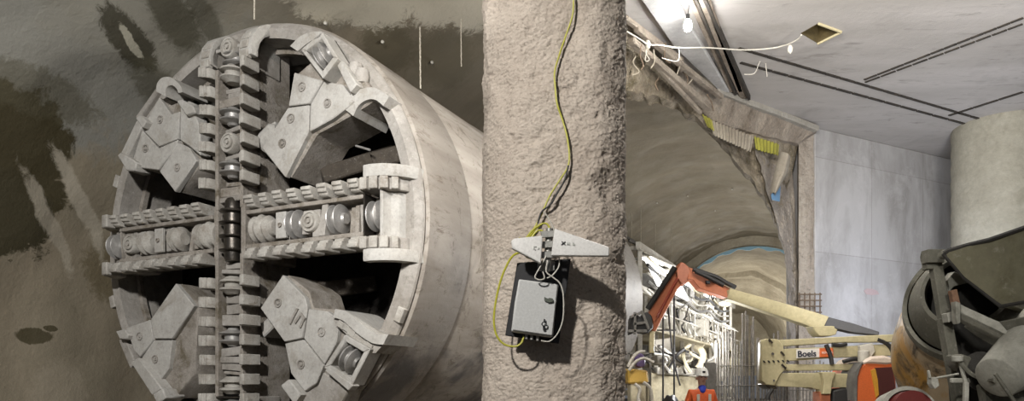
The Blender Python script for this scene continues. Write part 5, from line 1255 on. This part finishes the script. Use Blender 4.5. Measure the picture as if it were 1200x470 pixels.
# ------------------------------------------------------------------ light
def area(name, loc, target, size, power, col=(1, 1, 1), spread=180):
    l = bpy.data.lights.new(name, 'AREA'); l.energy = power; l.size = size; l.color = col; l.spread = R(spread)
    o = bpy.data.objects.new(name, l); COL.objects.link(o); o.location = loc
    o.rotation_euler = (Vector(target)-Vector(loc)).to_track_quat('-Z', 'Y').to_euler(); return o
def point(name, loc, power, rad=.15, col=(1, 1, 1)):
    l = bpy.data.lights.new(name, 'POINT'); l.energy = power; l.shadow_soft_size = rad; l.color = col
    o = bpy.data.objects.new(name, l); COL.objects.link(o); o.location = loc; return o
def spot(name, loc, target, power, ang, rad=.3, col=(1, 1, 1), blend=.6):
    l = bpy.data.lights.new(name, 'SPOT'); l.energy = power; l.spot_size = R(ang); l.spot_blend = blend; l.shadow_soft_size = rad; l.color = col
    o = bpy.data.objects.new(name, l); COL.objects.link(o); o.location = loc
    o.rotation_euler = (Vector(target)-Vector(loc)).to_track_quat('-Z', 'Y').to_euler(); return o
WARM = (1, .96, .9)
spot('floodlight_pillar', (-3.4, -1.5, 6.8), (.3, 6.3, 3.2), 3800, 40, .2, WARM)
spot('floodlight_machine', (-3.6, -.5, 7.2), (-5.0, 11.5, 3.6), 6300, 58, .35, (1, .985, .96), .5)
spot('shield_fill', (-1.4, 3.0, 5.6), (-1.3, 13, 4.2), 1500, 42, .5, (1, .98, .95), .8)  # added fill light to brighten the shield's side
spot('wall_fill', (2.4, 6, 7.4), (12.5, 20, 4.4), 3300, 62, .4, (1, .98, .97), .9)  # fill light added out of view to lift the right wall
spot('truck_fill', (1.5, -1, 4.5), (5.5, 8, 2.2), 1500, 50, .5, WARM, .8)  # added fill light aimed at the mixer
point('lamp_under_slab', P(806, 32, 13.2)+Vector((0, -.25, -.2)), 70, .1)
point('lamp_above_frame', PZ(890, -60, ZS-1.3), 900, .25, WARM)
area('slab_fill', (6.5, 5, 3.4), (10, 13.5, 8.6), 2.2, 520, (1, .98, .96), 110)  # unseen upward fill added to brighten the slab, like bounced light
spot('vault_patch_light', (-2.5, 5, 4.5), tuple(vault_hit(480, -20)), 350, 46, .4, WARM, 1)
for v, e in ((14.5, 200), (19, 240), (24, 300), (29, 350)): point('gantry_light', AV(4.4, v, 3.2), e, .3)
point('deck_fill', P(800, 425, 14.9)+Vector((.4, -.3, .3)), 130, .2)  # fill light added to brighten the machine deck
point('far_bore_light', AV(2.2, 43, 1.5), 1500, .5, (1, .97, .9)); point('cavern_light', AV(6.5, 21, -.2), 600, .5, WARM)
point('wall_work_light', P(1125, 360, 17.5), 320, .3, (.72, .8, 1))
w = bpy.data.worlds.new('world'); SC.world = w; w.use_nodes = True
w.node_tree.nodes['Background'].inputs[0].default_value = (.9, .93, 1, 1); w.node_tree.nodes['Background'].inputs[1].default_value = .12
vs = SC.view_settings; vs.view_transform = 'Standard'; vs.look = 'None'; vs.exposure = 0; vs.gamma = 1; vs.use_curve_mapping = False
